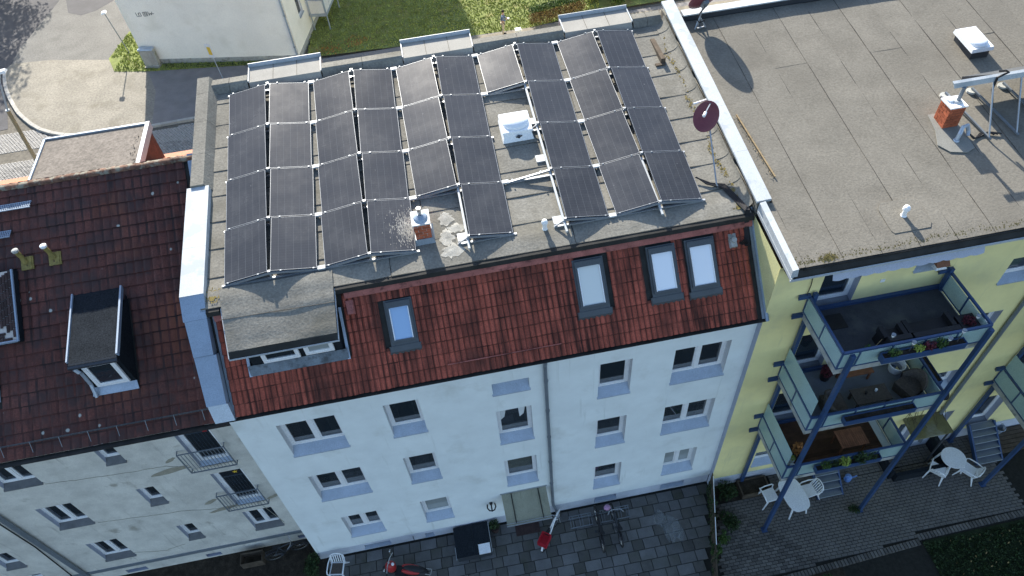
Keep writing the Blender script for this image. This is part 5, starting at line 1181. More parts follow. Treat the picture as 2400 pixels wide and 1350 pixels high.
# ================================================================== THINGS ON THE BALCONIES
def planter(label, x0, x1, y0, y1, z0, z1, plants, grp=None):
    t = thing('flower_box', label, 'flower box', ((x0 + x1) / 2, (y0 + y1) / 2, z0), grp)
    b = B(); w_ = .02
    b.box(x0, x1, y0, y1, z0, z0 + .02); b.box(x0, x1, y0, y0 + w_, z0 + .02, z1); b.box(x0, x1, y1 - w_, y1, z0 + .02, z1); b.box(x0, x0 + w_, y0 + w_, y1 - w_, z0 + .02, z1); b.box(x1 - w_, x1, y0 + w_, y1 - w_, z0 + .02, z1)
    b.build('box', 'blue_steel', t)
    B().box(x0 + w_, x1 - w_, y0 + w_, y1 - w_, z0 + .02, z1 - .04).build('soil', 'soil', t)
    rg = random.Random(int(x0 * 10 + z0 * 7))
    for px, m, rad, cnt in plants:
        bb = B(); bb.leaves((px, (y0 + y1) / 2, z1 + rad * .5), (rad, rad * .8, rad * .7), cnt, rad * .22, rg, .2); bb.build('plant', m, t)
    return t
planter('full flower box with lime, red and green plants on the top balcony rail', 17.02, 19.22, -2.40, -2.20, 10.72, 10.95, [(17.30, 'leaf', .15, 120), (17.45, 'leaf_lime', .08, 50), (17.96, 'leaf_lime', .14, 130), (18.24, 'leaf_red', .16, 150), (18.55, 'leaf', .17, 160)])
planter('empty dark flower box on the middle balcony front rail', 16.95, 19.05, -2.40, -2.20, 7.66, 7.88, [])
planter('flower box with straggling greenery on the lowest balcony front rail', 16.92, 19.05, -2.40, -2.20, 4.64, 4.86, [(17.25, 'leaf', .18, 150), (17.55, 'leaf_dark', .14, 100), (17.85, 'leaf_lime', .20, 160), (18.4, 'leaf_dark', .24, 160), (18.8, 'leaf_dark', .15, 90)])
planter('dark flower box hanging on the right end of the middle balcony', 19.98, 20.20, -1.75, -.75, 7.66, 7.90, [])
fb = thing('flower_pot', 'black square tub with reddish plants in the top balcony corner', 'flower pot', (19.62, -1.78, 10.44))
b = B(); b.hexa([(19.42, -1.98, 10.45), (19.82, -1.98, 10.45), (19.82, -1.58, 10.45), (19.42, -1.58, 10.45)], [(19.38, -2.02, 10.92), (19.86, -2.02, 10.92), (19.86, -1.54, 10.92), (19.38, -1.54, 10.92)]); b.build('tub', 'black', fb)
b = B(); b.leaves((19.62, -1.78, 10.97), (.17, .17, .06), 120, .04); b.build('plant', 'leaf_red', fb)
def solar_light(x, y, z, h, label):
    t = thing('garden_light', label, 'garden light', (x, y, z), 'solar stake lights on the top balcony')
    B().tube([(x, y, z), (x, y, z + h)], .012, 6).build('stake', 'steel', t)
    b = B(); b.lathe([(.02, 0), (.045, .06), (.045, .10)], (x, y, z + h), 12); b.build('lamp', 'white_plastic', t)
    b = B(); b.lathe([(.055, .10), (.055, .12)], (x, y, z + h), 12); b.build('cap', 'grey_metal', t)
for x, y, z, h, lb in ((17.72, -2.30, 10.92, .30, 'solar stake light left of the lime plant in the full flower box'), (18.72, -2.30, 10.92, .16, 'short solar stake light among the green leaves at the right of the flower box'), (18.98, -2.30, 10.92, .40, 'tallest solar stake light at the right end of the full flower box'), (17.40, -1.95, 10.44, .72, 'solar stake light standing behind the handrail beside the dark covered chair'), (19.72, -1.85, 10.90, .22, 'solar stake light in the black corner tub')): solar_light(x, y, z, h, lb)
fp = thing('flower_pot', 'small pale pot with a leafy plant behind the top balcony handrail', 'flower pot', (16.85, -1.95, 10.44))
b = B(); b.lathe([(.08, 0), (.11, .22)], (16.85, -1.95, 10.44), 12); b.build('pot', 'white_plastic', fp)
b = B(); b.leaves((16.88, -1.95, 10.75), (.16, .14, .14), 110, .045); b.build('plant', 'leaf', fp)
b = B(); b.tube([(16.95, -1.95, 10.6), (17.08, -1.95, 11.0)], .008, 5); b.tube([(17.0, -1.93, 10.6), (17.15, -1.93, 11.12)], .008, 5); b.build('cane', 'straw', fp)
B().box(16.22, 16.95, -.98, -.50, 10.44, 10.465); m_ = B().box(16.22, 16.95, -.98, -.50, 10.442, 10.462).build('doormat', 'black'); tag(m_, 'dark doormat on the top balcony near the door', 'doormat')
def covered(label, x0, x1, y0, y1, z0, seat, back, cat='sofa', nm='covered_sofa'):
    t = thing(nm, label, cat, ((x0 + x1) / 2, (y0 + y1) / 2, z0)); b = B(); b.smooth = False
    b.hexa([(x0, y0, z0), (x1, y0, z0), (x1, y1, z0), (x0, y1, z0)], [(x0 + .03, y0 + .03, z0 + seat), (x1 - .03, y0 + .03, z0 + seat), (x1 - .03, y1 - .03, z0 + seat), (x0 + .03, y1 - .03, z0 + seat)]); b.build('seat', 'black', t)
    b = B(); b.hexa([(x0, y0 - .02, z0), (x1, y0 - .02, z0), (x1, y0 + .2, z0), (x0, y0 + .2, z0)], [(x0 + .02, y0, z0 + back), (x1 - .02, y0, z0 + back), (x1 - .02, y0 + .14, z0 + back), (x0 + .02, y0 + .14, z0 + back)]); b.build('backrest', 'black', t)
    for xx in (x0, x1 - .12): B().box(xx, xx + .12, y0 + .2, y1, z0 + seat * .9, z0 + seat + .16).build('armrest', 'black', t)
    return t
covered('black covered armchair by the front rail of the top balcony', 17.35, 17.98, -2.0, -1.45, 10.44, .36, .62, 'armchair', 'covered_armchair')
covered('long black covered sofa by the front rail of the top balcony', 18.02, 19.3, -2.0, -1.38, 10.44, .34, .58)
def armchair(label, x, y, z, rz):
    t = thing('wicker_armchair', label, 'armchair', (x, y, z), None, rz)
    b = B(); b.hexa([(-.28, -.28, .0), (.28, -.28, .0), (.28, .28, .0), (-.28, .28, .0)], [(-.31, -.31, .38), (.31, -.31, .38), (.31, .31, .38), (-.31, .31, .38)]); b.build('seat', 'wicker', t, True)
    b = B(); b.smooth = True; n = 12
    vs = [];
    for r_, z_ in ((.34, .30), (.38, .80), (.33, .80), (.30, .36)):
        for k in range(n + 1):
            a = math.pi * (.02 + .96 * k / n); d = .26 * abs(math.cos(a)) ** 2
            vs.append((r_ * math.cos(a), r_ * math.sin(a) * 1.0 - .02, z_ - (d if z_ > .5 else 0)))
    m = n + 1
    b.add(vs, [(i * m + k, i * m + k + 1, (i + 1) * m + k + 1, (i + 1) * m + k) for i in range(3) for k in range(n)]); b.build('shell', 'wicker', t, True)
    return t
armchair('brown wicker armchair at the right end of the middle balcony', 19.40, -1.55, 7.30, -1.2)
armchair('brown wicker armchair left of the wicker table on the middle balcony', 17.02, -1.66, 7.30, 1.5)
wt = thing('wicker_table', 'low wicker table with two small cups on the middle balcony', 'table', (18.15, -1.62, 7.30))
b = B(); b.box(17.62, 18.68, -1.88, -1.36, 7.66, 7.71); b.build('tabletop', 'wicker', wt)
for dx in (17.66, 18.58):
    for dy in (-1.85, -1.45): B().box(dx, dx + .06, dy, dy + .06, 7.30, 7.66).build('leg', 'wicker', wt)
for cx, cy, m in ((18.0, -1.58, 'black'), (18.32, -1.55, 'white_plastic')):
    b = B(); b.lathe([(.03, 0), (.04, .09)], (cx, cy, 7.71), 10); o = b.build('cup', m); tag(o, 'small dark cup on the wicker table' if m == 'black' else 'small white cup on the wicker table', 'cup')
bn = thing('wooden_bench', 'narrow brown wooden bench by the wall of the middle balcony', 'bench', (18.1, -.8, 7.3))
b = B()
B().box(17.6, 18.6, -.95, -.62, 7.68, 7.72).build('seat', 'wood_table', bn)
for dx in (17.65, 18.5):
    for dy in (-.92, -.69): B().box(dx, dx + .05, dy, dy + .05, 7.3, 7.68).build('leg', 'wood_table', bn)
bk = thing('bucket', 'white round tub on the middle balcony', 'bucket', (19.45, -.78, 7.3))
b = B(); b.lathe([(.18, 0), (.23, .30), (.25, .30), (.25, .33), (.22, .33), (.20, .28), (.17, .04)], (19.45, -.78, 7.3), 18, False); b.build('tub', 'white_plastic', bk)
B().lathe([(.0, .0), (.19, .0)], (19.45, -.78, 7.45), 18, False).build('water', 'pane', bk)
pr_ = thing('plant_pot', 'dark pot with dull red flowers beside the middle balcony door', 'plant pot', (17.3, -.62, 7.3))
b = B(); b.lathe([(.12, 0), (.17, .3)], (17.3, -.62, 7.3), 12); b.build('pot', 'black', pr_); b = B(); b.leaves((17.3, -.62, 7.72), (.2, .2, .18), 160, .05); b.build('plant', 'leaf_red', pr_)
tt = thing('wooden_table', 'red-brown slatted wooden table on the lowest balcony', 'table', (18.45, -1.5, 4.19))
k = 0; x_ = 18.03
while x_ < 18.93: B().box(x_, x_ + .062, -1.84, -1.22, 4.83, 4.855).build('slat', 'wood_table', tt); x_ += .07
B().box(18.05, 18.9, -1.80, -1.74, 4.78, 4.83).build('rail', 'wood_table', tt); B().box(18.05, 18.9, -1.32, -1.26, 4.78, 4.83).build('rail', 'wood_table', tt)
for dx in (18.06, 18.84):
    for dy in (-1.8, -1.32): B().box(dx, dx + .05, dy, dy + .05, 4.19, 4.78).build('leg', 'wood_table', tt)
po = thing('plant_pot', 'bushy orange plant in a pot on the lowest balcony', 'plant pot', (16.7, -1.5, 4.19))
b = B(); b.lathe([(.12, 0), (.16, .28)], (16.7, -1.5, 4.19), 12); b.build('pot', 'black', po); b = B(); b.leaves((16.74, -1.5, 4.72), (.22, .2, .26), 200, .05, None, .1); b.build('plant', 'leaf_orange', po)
for i, (dx, dy, lb) in enumerate(((16.42, -1.78, 'small white pot in the lowest balcony corner, the one with a green sprig'), (16.36, -1.98, 'empty small white pot in the lowest balcony corner'))):
    p = thing('plant_pot', lb, 'plant pot', (dx, dy, 4.19)); b = B(); b.lathe([(.06, .0), (.09, .36)], (dx, dy, 4.3), 12); b.build('pot', 'white_plastic', p)
    B().box(dx - .1, dx + .1, dy - .1, dy + .1, 4.19, 4.3).build('stand', 'grey_metal', p)
    if i == 0: b = B(); b.leaves((dx, dy, 4.74), (.1, .1, .1), 50, .04); b.build('plant', 'leaf_lime', p)
bh = thing('bird_feeder', 'small brown roofed bird feeder at the top balcony window', 'bird feeder', (19.45, -.32, 11.5))
b = B(); b.box(19.3, 19.62, -.42, -.24, 11.45, 11.48); b.box(19.33, 19.59, -.40, -.26, 11.48, 11.60); b.build('body', 'white_plastic', bh)
b = B(); b.hexa([(19.28, -.46, 11.60), (19.64, -.46, 11.60), (19.64, -.2, 11.60), (19.28, -.2, 11.60)], [(19.28, -.34, 11.72), (19.64, -.34, 11.72), (19.64, -.32, 11.72), (19.28, -.32, 11.72)]); b.build('roof', 'wood_table', bh)
lp = thing('wall_lamp', 'black round wall lamp beside the dark downpipe', 'lamp', (21.0, -.35, 6.6)); b = B(); b.lathe([(.02, .26), (.10, .22), (.15, .08), (.16, 0)], (20.95, -1.5, 6.42), 14); b.build('shade', 'black', lp)
b = B(); b.tube([(19.95, -2.15, 6.6), (20.5, -1.8, 6.72), (20.95, -1.5, 6.66)], .015, 5); b.build('arm', 'black', lp)
lp['label'] = 'black bowl lamp hung on an arm from the balcony post'; lp['category'] = 'lamp'

# ================================================================== YELLOW HOUSE GROUND LEVEL
cnp = thing('porch_roof', 'mossy flat porch roof over the cellar entrance', 'porch roof', (22.5, -.6, 2.4))
B().hexa([(21.8, -1.02, 2.36), (23.25, -1.02, 2.36), (23.22, -.2, 2.42), (21.82, -.2, 2.42)], [(21.8, -1.02, 2.46), (23.25, -1.02, 2.46), (23.22, -.2, 2.52), (21.82, -.2, 2.52)]).build('slab', 'mossy_slab', cnp)
B().bar((23.25, -1.02, 2.40), (23.22, -.2, 2.46), .02, .12).build('edge_strip', 'black_edge', cnp)
for xx in (21.86, 23.18): b = B(); b.bar((xx, -.95, 2.37), (xx, -.95, .0), .05); b.build('support', 'dark_metal', cnp)
b = B(); rg = random.Random(3)
for _ in range(16):
    x0 = rg.uniform(21.85, 23.2); b.tube([(x0, -.6 + rg.uniform(-.2, .3), 2.53), (x0 + rg.uniform(-.2, .2), -.3, 2.6), (x0 + rg.uniform(-.2, .2), -.18, 2.8 + rg.uniform(0, .3))], .008, 4)
b.build('bare_twigs', 'bark', cnp)
cw = thing('cellar_wall', 'low dark retaining wall around the cellar steps', 'wall', (23.3, -1.2, 0))
b = B(); b.box(21.5, 21.65, -1.3, -.25, 0, .45); b.box(23.6, 23.78, -1.4, -.25, 0, .7); b.box(21.65, 23.6, -1.45, -1.3, 0, .45); b.build('wall', 'felt_dark', cw)
def stairs(label, x0, x1, yt, yb, zt, n):
    t = thing('outdoor_steps', label, 'steps', ((x0 + x1) / 2, (yt + yb) / 2, 0))
    for xx in (x0, x1): B().bar((xx, yt, zt), (xx, yb, .0), .06, .18).build('stringer', 'blue_steel', t)
    for k in range(n):
        f_ = (k + .5) / n; y_ = yt + (yb - yt) * f_; z_ = zt * (1 - f_) + .03
        B().box(x0 + .03, x1 - .03, y_ - .13, y_ + .13, z_ - .03, z_).build('tread', 'grey_metal', t)
        B().box(x0 + .03, x1 - .03, y_ - .145, y_ - .13, z_ - .03, z_ + .008).build('nosing', 'zinc', t)
    B().box(x0, x1, yt, -.22, zt - .04, zt).build('landing', 'balcony_grey', t)
    return t
stairs('blue steel outdoor steps with six treads below the right-hand balconies', 24.95, 25.95, -.25, -1.45, .95, 6)
stairs('blue steel outdoor steps half hidden under the lowest balcony', 18.65, 19.6, -.45, -1.5, .85, 5)
gb = thing('bucket', 'pale metal bucket on the planks right of the outdoor steps', 'bucket', (26.5, -.3, 0))
b = B(); b.lathe([(.13, 0), (.19, .32), (.205, .32), (.19, .33), (.17, .28), (.12, .03)], (26.45, -.35, .06), 16, False); b.build('pail', 'zinc', gb)
b = B(); b.torus((26.45, -.35, .39), .19, .008, 'x', 16, 4); b.build('handle', 'steel', gb)
for k in range(6):
    o = B().box(26.1, 29.5, -.42 - .16 * k, -.28 - .16 * k, 0.0, .045).build('wooden_plank', 'bark'); tag(o, f'dark weathered plank, {["the one touching the yellow wall", "second from the yellow wall", "third from the yellow wall", "fourth from the yellow wall", "fifth from the yellow wall", "outermost of the row along the yellow wall"][k]}', 'plank', 'planks along the yellow wall')
bs = thing('watering_can', 'blue plastic watering can beside the half hidden steps', 'watering can', (20.05, -1.0, 0))
b = B(); b.lathe([(.12, 0), (.13, .22), (.05, .26)], (20.05, -1.0, 0), 12); b.build('body', 'blue_plastic', bs); b = B(); b.tube([(20.14, -1.0, .06), (20.33, -1.05, .28)], .025, 6); b.build('spout', 'blue_plastic', bs); b = B(); b.torus((19.97, -1.0, .2), .10, .014, 'y', 12, 5); b.build('handle', 'blue_plastic', bs)
# plastic furniture
def plastic_chair(label, x, y, rz, grp='white plastic garden chairs', z=0):
    t = thing('plastic_chair', label, 'chair', (x, y, z), grp, rz)     # local: faces +x
    b = B(); b.hexa([(-.22, -.23, .40), (.24, -.25, .42), (.24, .25, .42), (-.22, .23, .40)], [(-.22, -.23, .42), (.24, -.25, .445), (.24, .25, .445), (-.22, .23, .42)]); b.build('seat', 'white_plastic', t, True)
    b = B()
    for k in range(6): yy = -.19 + .076 * k; b.bar((-.23, yy, .42), (-.34, yy * 1.08, .80), .035, .015)
    b.build('backrest', 'white_plastic', t, True)
    b = B(); b.tube([(-.24, -.25, .44), (-.35, -.24, .74), (-.37, -.12, .84), (-.375, 0, .86), (-.37, .12, .84), (-.35, .24, .74), (-.24, .25, .44)], .022, 7); b.build('back_frame', 'white_plastic', t, True)
    for s_ in (-1, 1):
        b = B(); b.tube([(-.32, s_ * .26, .62), (-.1, s_ * .29, .65), (.18, s_ * .29, .64), (.25, s_ * .28, .58), (.24, s_ * .26, .43)], .022, 7); b.build('armrest', 'white_plastic', t, True)
        for fx, gx in ((.22, .32), (-.2, -.36)): b = B(); b.tube([(fx, s_ * .23, .42), (gx, s_ * .29, 0)], [.035, .02], 7); b.build('leg', 'white_plastic', t, True)
    return t
def plastic_table(label, x, y, lx, ly, rz, exp=2.0):
    t = thing('plastic_table', label, 'table', (x, y, 0), None, rz); n = 32; ring = []
    for k in range(n):
        a = 2 * math.pi * k / n; c_, s_ = math.cos(a), math.sin(a)
        ring.append((lx / 2 * math.copysign(abs(c_) ** (2 / exp), c_), ly / 2 * math.copysign(abs(s_) ** (2 / exp), s_)))
    B().prism(ring, .70, .735).build('tabletop', 'white_plastic', t, True)
    B().prism([(p[0] * .93, p[1] * .93) for p in ring], .65, .70).build('apron', 'white_plastic', t, True)
    for sx in (-1, 1):
        for sy_ in (-1, 1): b = B(); b.tube([(sx * lx * .33, sy_ * ly * .33, .68), (sx * lx * .42, sy_ * ly * .42, 0)], [.04, .028], 7); b.build('leg', 'white_plastic', t, True)
    return t
plastic_table('oblong white plastic table with rounded end below the balconies', 17.60, -1.42, .82, 1.30, .12, 3.2)
plastic_table('round white plastic table by the outdoor steps', 23.84, -1.28, .86, .86, 0)
plastic_chair('white plastic chair left of the oblong table', 16.86, -1.16, .1)
plastic_chair('white plastic chair right of the oblong table, by the half hidden steps', 18.32, -1.28, 3.25)
plastic_chair('white plastic chair left of the round table', 23.22, -1.48, .75)
plastic_chair('white plastic chair right of the round table', 24.30, -1.72, 2.2)
pc = plastic_chair('lone white plastic chair with dark seat pad at the white wall corner', .92, -.62, -1.75)
B().hexa([(-.18, -.19, .425), (.2, -.2, .45), (.2, .2, .45), (-.18, .19, .425)], [(-.18, -.19, .455), (.2, -.2, .48), (.2, .2, .48), (-.18, .19, .455)]).build('seat_pad', 'wicker', pc, True)
# fence with climbers between the two yards
fn = thing('garden_fence', 'narrow dark trellis fence with ivy between the two yards', 'fence', (14.5, -1.5, 0))
fa, fb_ = Vector((15.0, -.02, 0)), Vector((13.75, -3.9, 0)); fd_ = (fb_ - fa)
for k in range(5):
    p = fa + fd_ * k / 4; B().box(p.x - .035, p.x + .035, p.y - .035, p.y + .035, 0, 1.12).build('post', 'bark', fn)
for k in range(9): z_ = .1 + .115 * k; B().bar(fa + Vector((0, 0, z_)), fb_ + Vector((0, 0, z_)), .022, .085).build('slat', 'bark', fn)
for a, e in ((.08, .42), (.46, .70)): B().bar(fa + fd_ * a + Vector((0, 0, 1.14)), fa + fd_ * e + Vector((0, 0, 1.14)), .025).build('top_strip', 'white_paint', fn)
b = B(); rg = random.Random(9)
for _ in range(34):
    p = fa + fd_ * rg.uniform(0, .95); b.leaves((p.x + rg.uniform(-.05, .05), p.y, rg.uniform(.2, 1.05)), (.10, .22, .2), 26, .045, rg, .1)
b.build('ivy', 'leaf_dark', fn)
def shrub(nm, label, cat, c, rad, n, size, mat, stem=True, grp=None):
    t = thing(nm, label, cat, (c[0], c[1], 0), grp); b = B(); rg = random.Random(int(c[0] * 31 + c[1] * 17))
    for _ in range(7):
        q = (c[0] + rg.uniform(-.5, .5) * rad[0], c[1] + rg.uniform(-.5, .5) * rad[1], c[2] + rg.uniform(-.4, .4) * rad[2]); b.leaves(q, tuple(r_ * .6 for r_ in rad), n // 7, size, rg, .2)
    b.build('foliage', mat, t)
    if stem:
        b = B()
        for _ in range(5): b.tube([(c[0] + rg.uniform(-.05, .05), c[1] + rg.uniform(-.05, .05), 0), (c[0] + rg.uniform(-.5, .5) * rad[0], c[1] + rg.uniform(-.5, .5) * rad[1], c[2])], [.018, .008], 5)
        b.build('stem', 'bark', t)
    return t
shrub('garden_shrub', 'loose green shrub beside the fence close to the yellow wall', 'shrub', (15.5, -.65, .4), (.42, .38, .42), 700, .05, 'leaf_dark')
shrub('garden_shrub', 'dark low shrub halfway along the fence', 'shrub', (15.15, -1.75, .3), (.38, .45, .32), 800, .05, 'leaf_dark')
shrub('garden_shrub', 'broad-leaved pale green plant at the front end of the fence', 'shrub', (14.22, -2.72, .5), (.2, .24, .2), 120, .085, 'leaf')
shrub('garden_shrub', 'spindly green plant climbing at the fence below the white strip', 'shrub', (14.72, -2.2, .3), (.2, .3, .3), 220, .05, 'leaf')
shrub('weed_clump', 'small weed clump at the foot of the second balcony post', 'plant', (19.72, -2.18, .15), (.22, .2, .18), 260, .04, 'leaf_dark')
shrub('garden_shrub', 'dark leafy shrub in the bed at the bottom edge', 'shrub', (17.55, -4.35, .3), (.42, .35, .32), 700, .05, 'leaf_dark')
shrub('garden_shrub', 'dense dark shrub at the left corner of the white wall', 'shrub', (.05, -.35, .45), (.38, .42, .5), 900, .05, 'leaf_dark')
cb = thing('compost_box', 'low dark planter box against the yellow wall', 'planter', (16.45, -.6, 0))
b = B(); b.box(15.95, 17.05, -.95, -.90, 0, .28); b.box(15.95, 17.05, -.35, -.30, 0, .28); b.box(15.95, 16.0, -.9, -.35, 0, .28); b.box(17.0, 17.05, -.9, -.35, 0, .28); b.build('frame', 'bark', cb)
B().box(16.0, 17.0, -.9, -.35, 0, .22).build('soil', 'soil', cb)

# ================================================================== WHITE BUILDING YARD
def bike(label, rear, front, framem, basket=None, child=1.0, light=None):
    rear = Vector((*rear, 0)); front = Vector((*front, 0)); d = front - rear; rz = math.atan2(d.y, d.x); L_ = d.length; R_ = .335 * child
    t = thing('bicycle', label, 'bicycle', rear, 'bicycles parked in the yard', rz)
    for nm, x in (('rear_wheel', 0), ('front_wheel', L_)):
        b = B(); b.torus((x, 0, R_), R_ - .028, .032, 'y', 28, 6)
        wq = b.build(nm, 'rubber', t, True)
        b = B(); b.torus((x, 0, R_), R_ - .05, .013, 'y', 28, 5); b.build('rim', 'steel', wq, True)
        b = B()
        for k in range(14): a = 2 * math.pi * k / 14; b.tube([(x, 0, R_), (x + (R_ - .05) * math.cos(a), 0, R_ + (R_ - .05) * math.sin(a))], .003, 3, False)
        b.lathe([(.02, -.05), (.02, .05)], (x, 0, R_), 8); b.build('spokes', 'steel', wq, True)
    bb_ = (L_ * .40, 0, R_ * .88); st_ = (L_ * .27, 0, .78 * child); hd = (L_ * .80, 0, .82 * child); hl = (L_ * .835, 0, .66 * child)
    b = B()
    for p, q, r_ in ((bb_, st_, .022), (bb_, hl, .028), (st_, hd, .024), (st_, (0, .03, R_), .014), (st_, (0, -.03, R_), .014), (bb_, (0, .03, R_), .015), (bb_, (0, -.03, R_), .015), (hd, hl, .028)): b.tube([p, q], r_, 7)
    for s_ in (-.04, .04): b.tube([hl, (L_ * .9, s_, .5 * child), (L_, s_, R_)], .014, 6)
    b.build('frame', framem, t, True)
    b = B(); sx = L_ * .245; b.hexa([(sx - .14, -.09, .90 * child), (sx - .14, .09, .90 * child), (sx + .15, .025, .90 * child), (sx + .15, -.025, .90 * child)][::-1], [(sx - .13, -.08, .95 * child), (sx - .13, .08, .95 * child), (sx + .14, .02, .94 * child), (sx + .14, -.02, .94 * child)][::-1]); b.tube([st_, (sx, 0, .91 * child)], .014, 6); b.build('saddle', 'black', t, True)
    b = B(); hx = L_ * .79; b.tube([(hx - .12, -.29, 1.0 * child), (hx, -.2, 1.02 * child), (hx + .04, 0, .98 * child), (hx, .2, 1.02 * child), (hx - .12, .29, 1.0 * child)], .014, 7); b.tube([hd, (hx + .04, 0, .98 * child)], .016, 6); b.build('handlebar', 'steel' if framem != 'black' else 'dark_metal', t, True)
    b = B(); b.torus((bb_[0], .05, bb_[2]), .085, .008, 'y', 16, 4); b.bar((bb_[0], .05, bb_[2]), (bb_[0] + .1, .09, bb_[2] - .12), .02); b.bar((bb_[0], -.05, bb_[2]), (bb_[0] - .1, -.09, bb_[2] + .12), .02); b.box(bb_[0] + .05, bb_[0] + .15, .08, .16, bb_[2] - .14, bb_[2] - .12); b.box(bb_[0] - .15, bb_[0] - .05, -.16, -.08, bb_[2] + .12, bb_[2] + .14); b.build('crank', 'dark_metal', t, True)
    for x in (0, L_):
        n = 9; b = B()
        for k in range(n):
            a0, a1 = (math.pi * (.25 + .65 * k / n) if x == 0 else math.pi * (.1 + .6 * k / n)), (math.pi * (.25 + .65 * (k + 1) / n) if x == 0 else math.pi * (.1 + .6 * (k + 1) / n)); r_ = R_ + .025
            b.hexa([(x + r_ * math.cos(a0), -.035, R_ + r_ * math.sin(a0)), (x + r_ * math.cos(a0), .035, R_ + r_ * math.sin(a0)), (x + r_ * math.cos(a1), .035, R_ + r_ * math.sin(a1)), (x + r_ * math.cos(a1), -.035, R_ + r_ * math.sin(a1))], [(x + (r_ + .006) * math.cos(a0), -.02, R_ + (r_ + .006) * math.sin(a0)), (x + (r_ + .006) * math.cos(a0), .02, R_ + (r_ + .006) * math.sin(a0)), (x + (r_ + .006) * math.cos(a1), .02, R_ + (r_ + .006) * math.sin(a1)), (x + (r_ + .006) * math.cos(a1), -.02, R_ + (r_ + .006) * math.sin(a1))])
        b.build('mudguard', 'black' if framem in ('black', 'dark_metal') else framem, t, True)
    b = B(); b.bar((-.22, .06, .72 * child), (L_ * .24, .06, .72 * child), .014); b.bar((-.22, -.06, .72 * child), (L_ * .24, -.06, .72 * child), .014); b.bar((-.22, -.06, .72 * child), (-.22, .06, .72 * child), .014); b.bar((-.05, .06, .72 * child), (0, .04, R_), .010); b.bar((-.05, -.06, .72 * child), (0, -.04, R_), .010); b.build('carrier', 'dark_metal', t, True)
    if basket:
        x0, x1, w_, z0, z1 = -.28, .14, .16, .74, .98
        b = B()
        for z_ in (z0, (z0 + z1) / 2, z1):
            for p, q in (((x0, -w_), (x1, -w_)), ((x1, -w_), (x1, w_)), ((x1, w_), (x0, w_)), ((x0, w_), (x0, -w_))): b.bar((*p, z_), (*q, z_), .03)
        for k in range(6):
            xx = x0 + (x1 - x0) * k / 5
            for s_ in (-w_, w_): b.bar((xx, s_, z0), (xx, s_, z1), .026)
        b.box(x0, x1, -w_, w_, z0 - .01, z0 + .02); b.build('crate', basket, t, True)
    return t
bike('white city bicycle with a red crate on its carrier beside the downpipe', (8.42, -1.22), (9.02, -.40), 'white_paint', 'red_plastic')
bike('black bicycle in the rack with its rear wheel towards the yard', (10.42, -1.62), (10.46, -.56), 'black')
bike('slim dark bicycle standing rightmost in the rack', (11.10, -1.58), (11.08, -.55), 'dark_metal', None, .95)
ph = B(); ph.smooth = True; ph.ball((10.86, -.55, .80), .13, .11, .10, 12, 8); hob = thing('bicycle_helmet', 'small pink helmet hanging at the bicycle rack', 'helmet', (10.86, -.55, .7)); ph.build('shell', 'pink', hob)
b = B(); b.tube([(10.76, -.55, .76), (10.86, -.5, .55), (10.96, -.55, .76)], .008, 4); b.build('strap', 'black', hob)
for x0, x1, lb in ((9.45, 10.3, 'left empty section of the low metal bicycle rack'), (10.62, 11.72, 'right section of the low metal bicycle rack')):
    t = thing('bicycle_rack', lb, 'bicycle rack', ((x0 + x1) / 2, -.55, 0), 'bicycle racks at the white wall')
    b = B(); b.bar((x0, -.75, .04), (x1, -.75, .04), .03); b.bar((x0, -.40, .04), (x1, -.40, .04), .03); b.bar((x0, -.42, .32), (x1, -.42, .32), .02); b.build('base', 'grey_metal', t)
    n = 4 if x1 - x0 > 1 else 3
    for k in range(n):
        for dx in (0, .10):
            xx = x0 + .03 + (x1 - x0 - .16) * k / (n - 1) + dx; B().tube([(xx, -.75, .04), (xx, -.75, .22), (xx, -.68, .30), (xx, -.42, .34), (xx, -.40, .04)], .008, 5).build('hoop', 'grey_metal', t)
m_ = B().box(7.45, 8.35, -.62, -.05, .0, .02).build('doormat', 'brick_dark'); tag(m_, 'dark reddish doormat under the entrance canopy', 'doormat')
# dark storage box with two lids and a white sheet
sb = thing('storage_box', 'dark flat-lidded storage box against the white plinth', 'box', (5.8, -.6, 0))
B().box(5.22, 6.46, -1.12, -.06, 0, .42).build('body', 'dark_metal', sb)
for x0, x1 in ((5.20, 5.86), (5.87, 6.48)): B().hexa([(x0, -1.15, .42), (x1, -1.15, .42), (x1, -.04, .47), (x0, -.04, .47)], [(x0, -1.15, .45), (x1, -1.15, .45), (x1, -.04, .50), (x0, -.04, .50)]).build('lid', 'felt_dark', sb)
B().bar((6.49, -1.15, .45), (6.49, -.04, .49), .02, .03).build('edge_strip', 'aluminium', sb); B().bar((5.19, -1.2, .40), (5.19, -.75, .46), .02, .03).build('edge_strip', 'aluminium', sb)
ws = B().hexa([(6.02, -1.18, .455), (6.44, -1.18, .455), (6.44, -.82, .475), (6.02, -.82, .475)], [(6.02, -1.18, .48), (6.44, -1.18, .48), (6.44, -.82, .50), (6.02, -.82, .50)]).build('board', 'white_paint'); tag(ws, 'small white board lying on the dark storage box', 'board')
pb = thing('plant_pot', 'dark potted shrub beside the storage box', 'plant pot', (6.72, -.22, 0)); b = B(); b.lathe([(.13, 0), (.17, .3)], (6.72, -.22, 0), 12); b.build('pot', 'brick_dark', pb); b = B(); b.leaves((6.72, -.22, .5), (.2, .2, .2), 160, .05); b.build('plant', 'leaf_dark', pb)
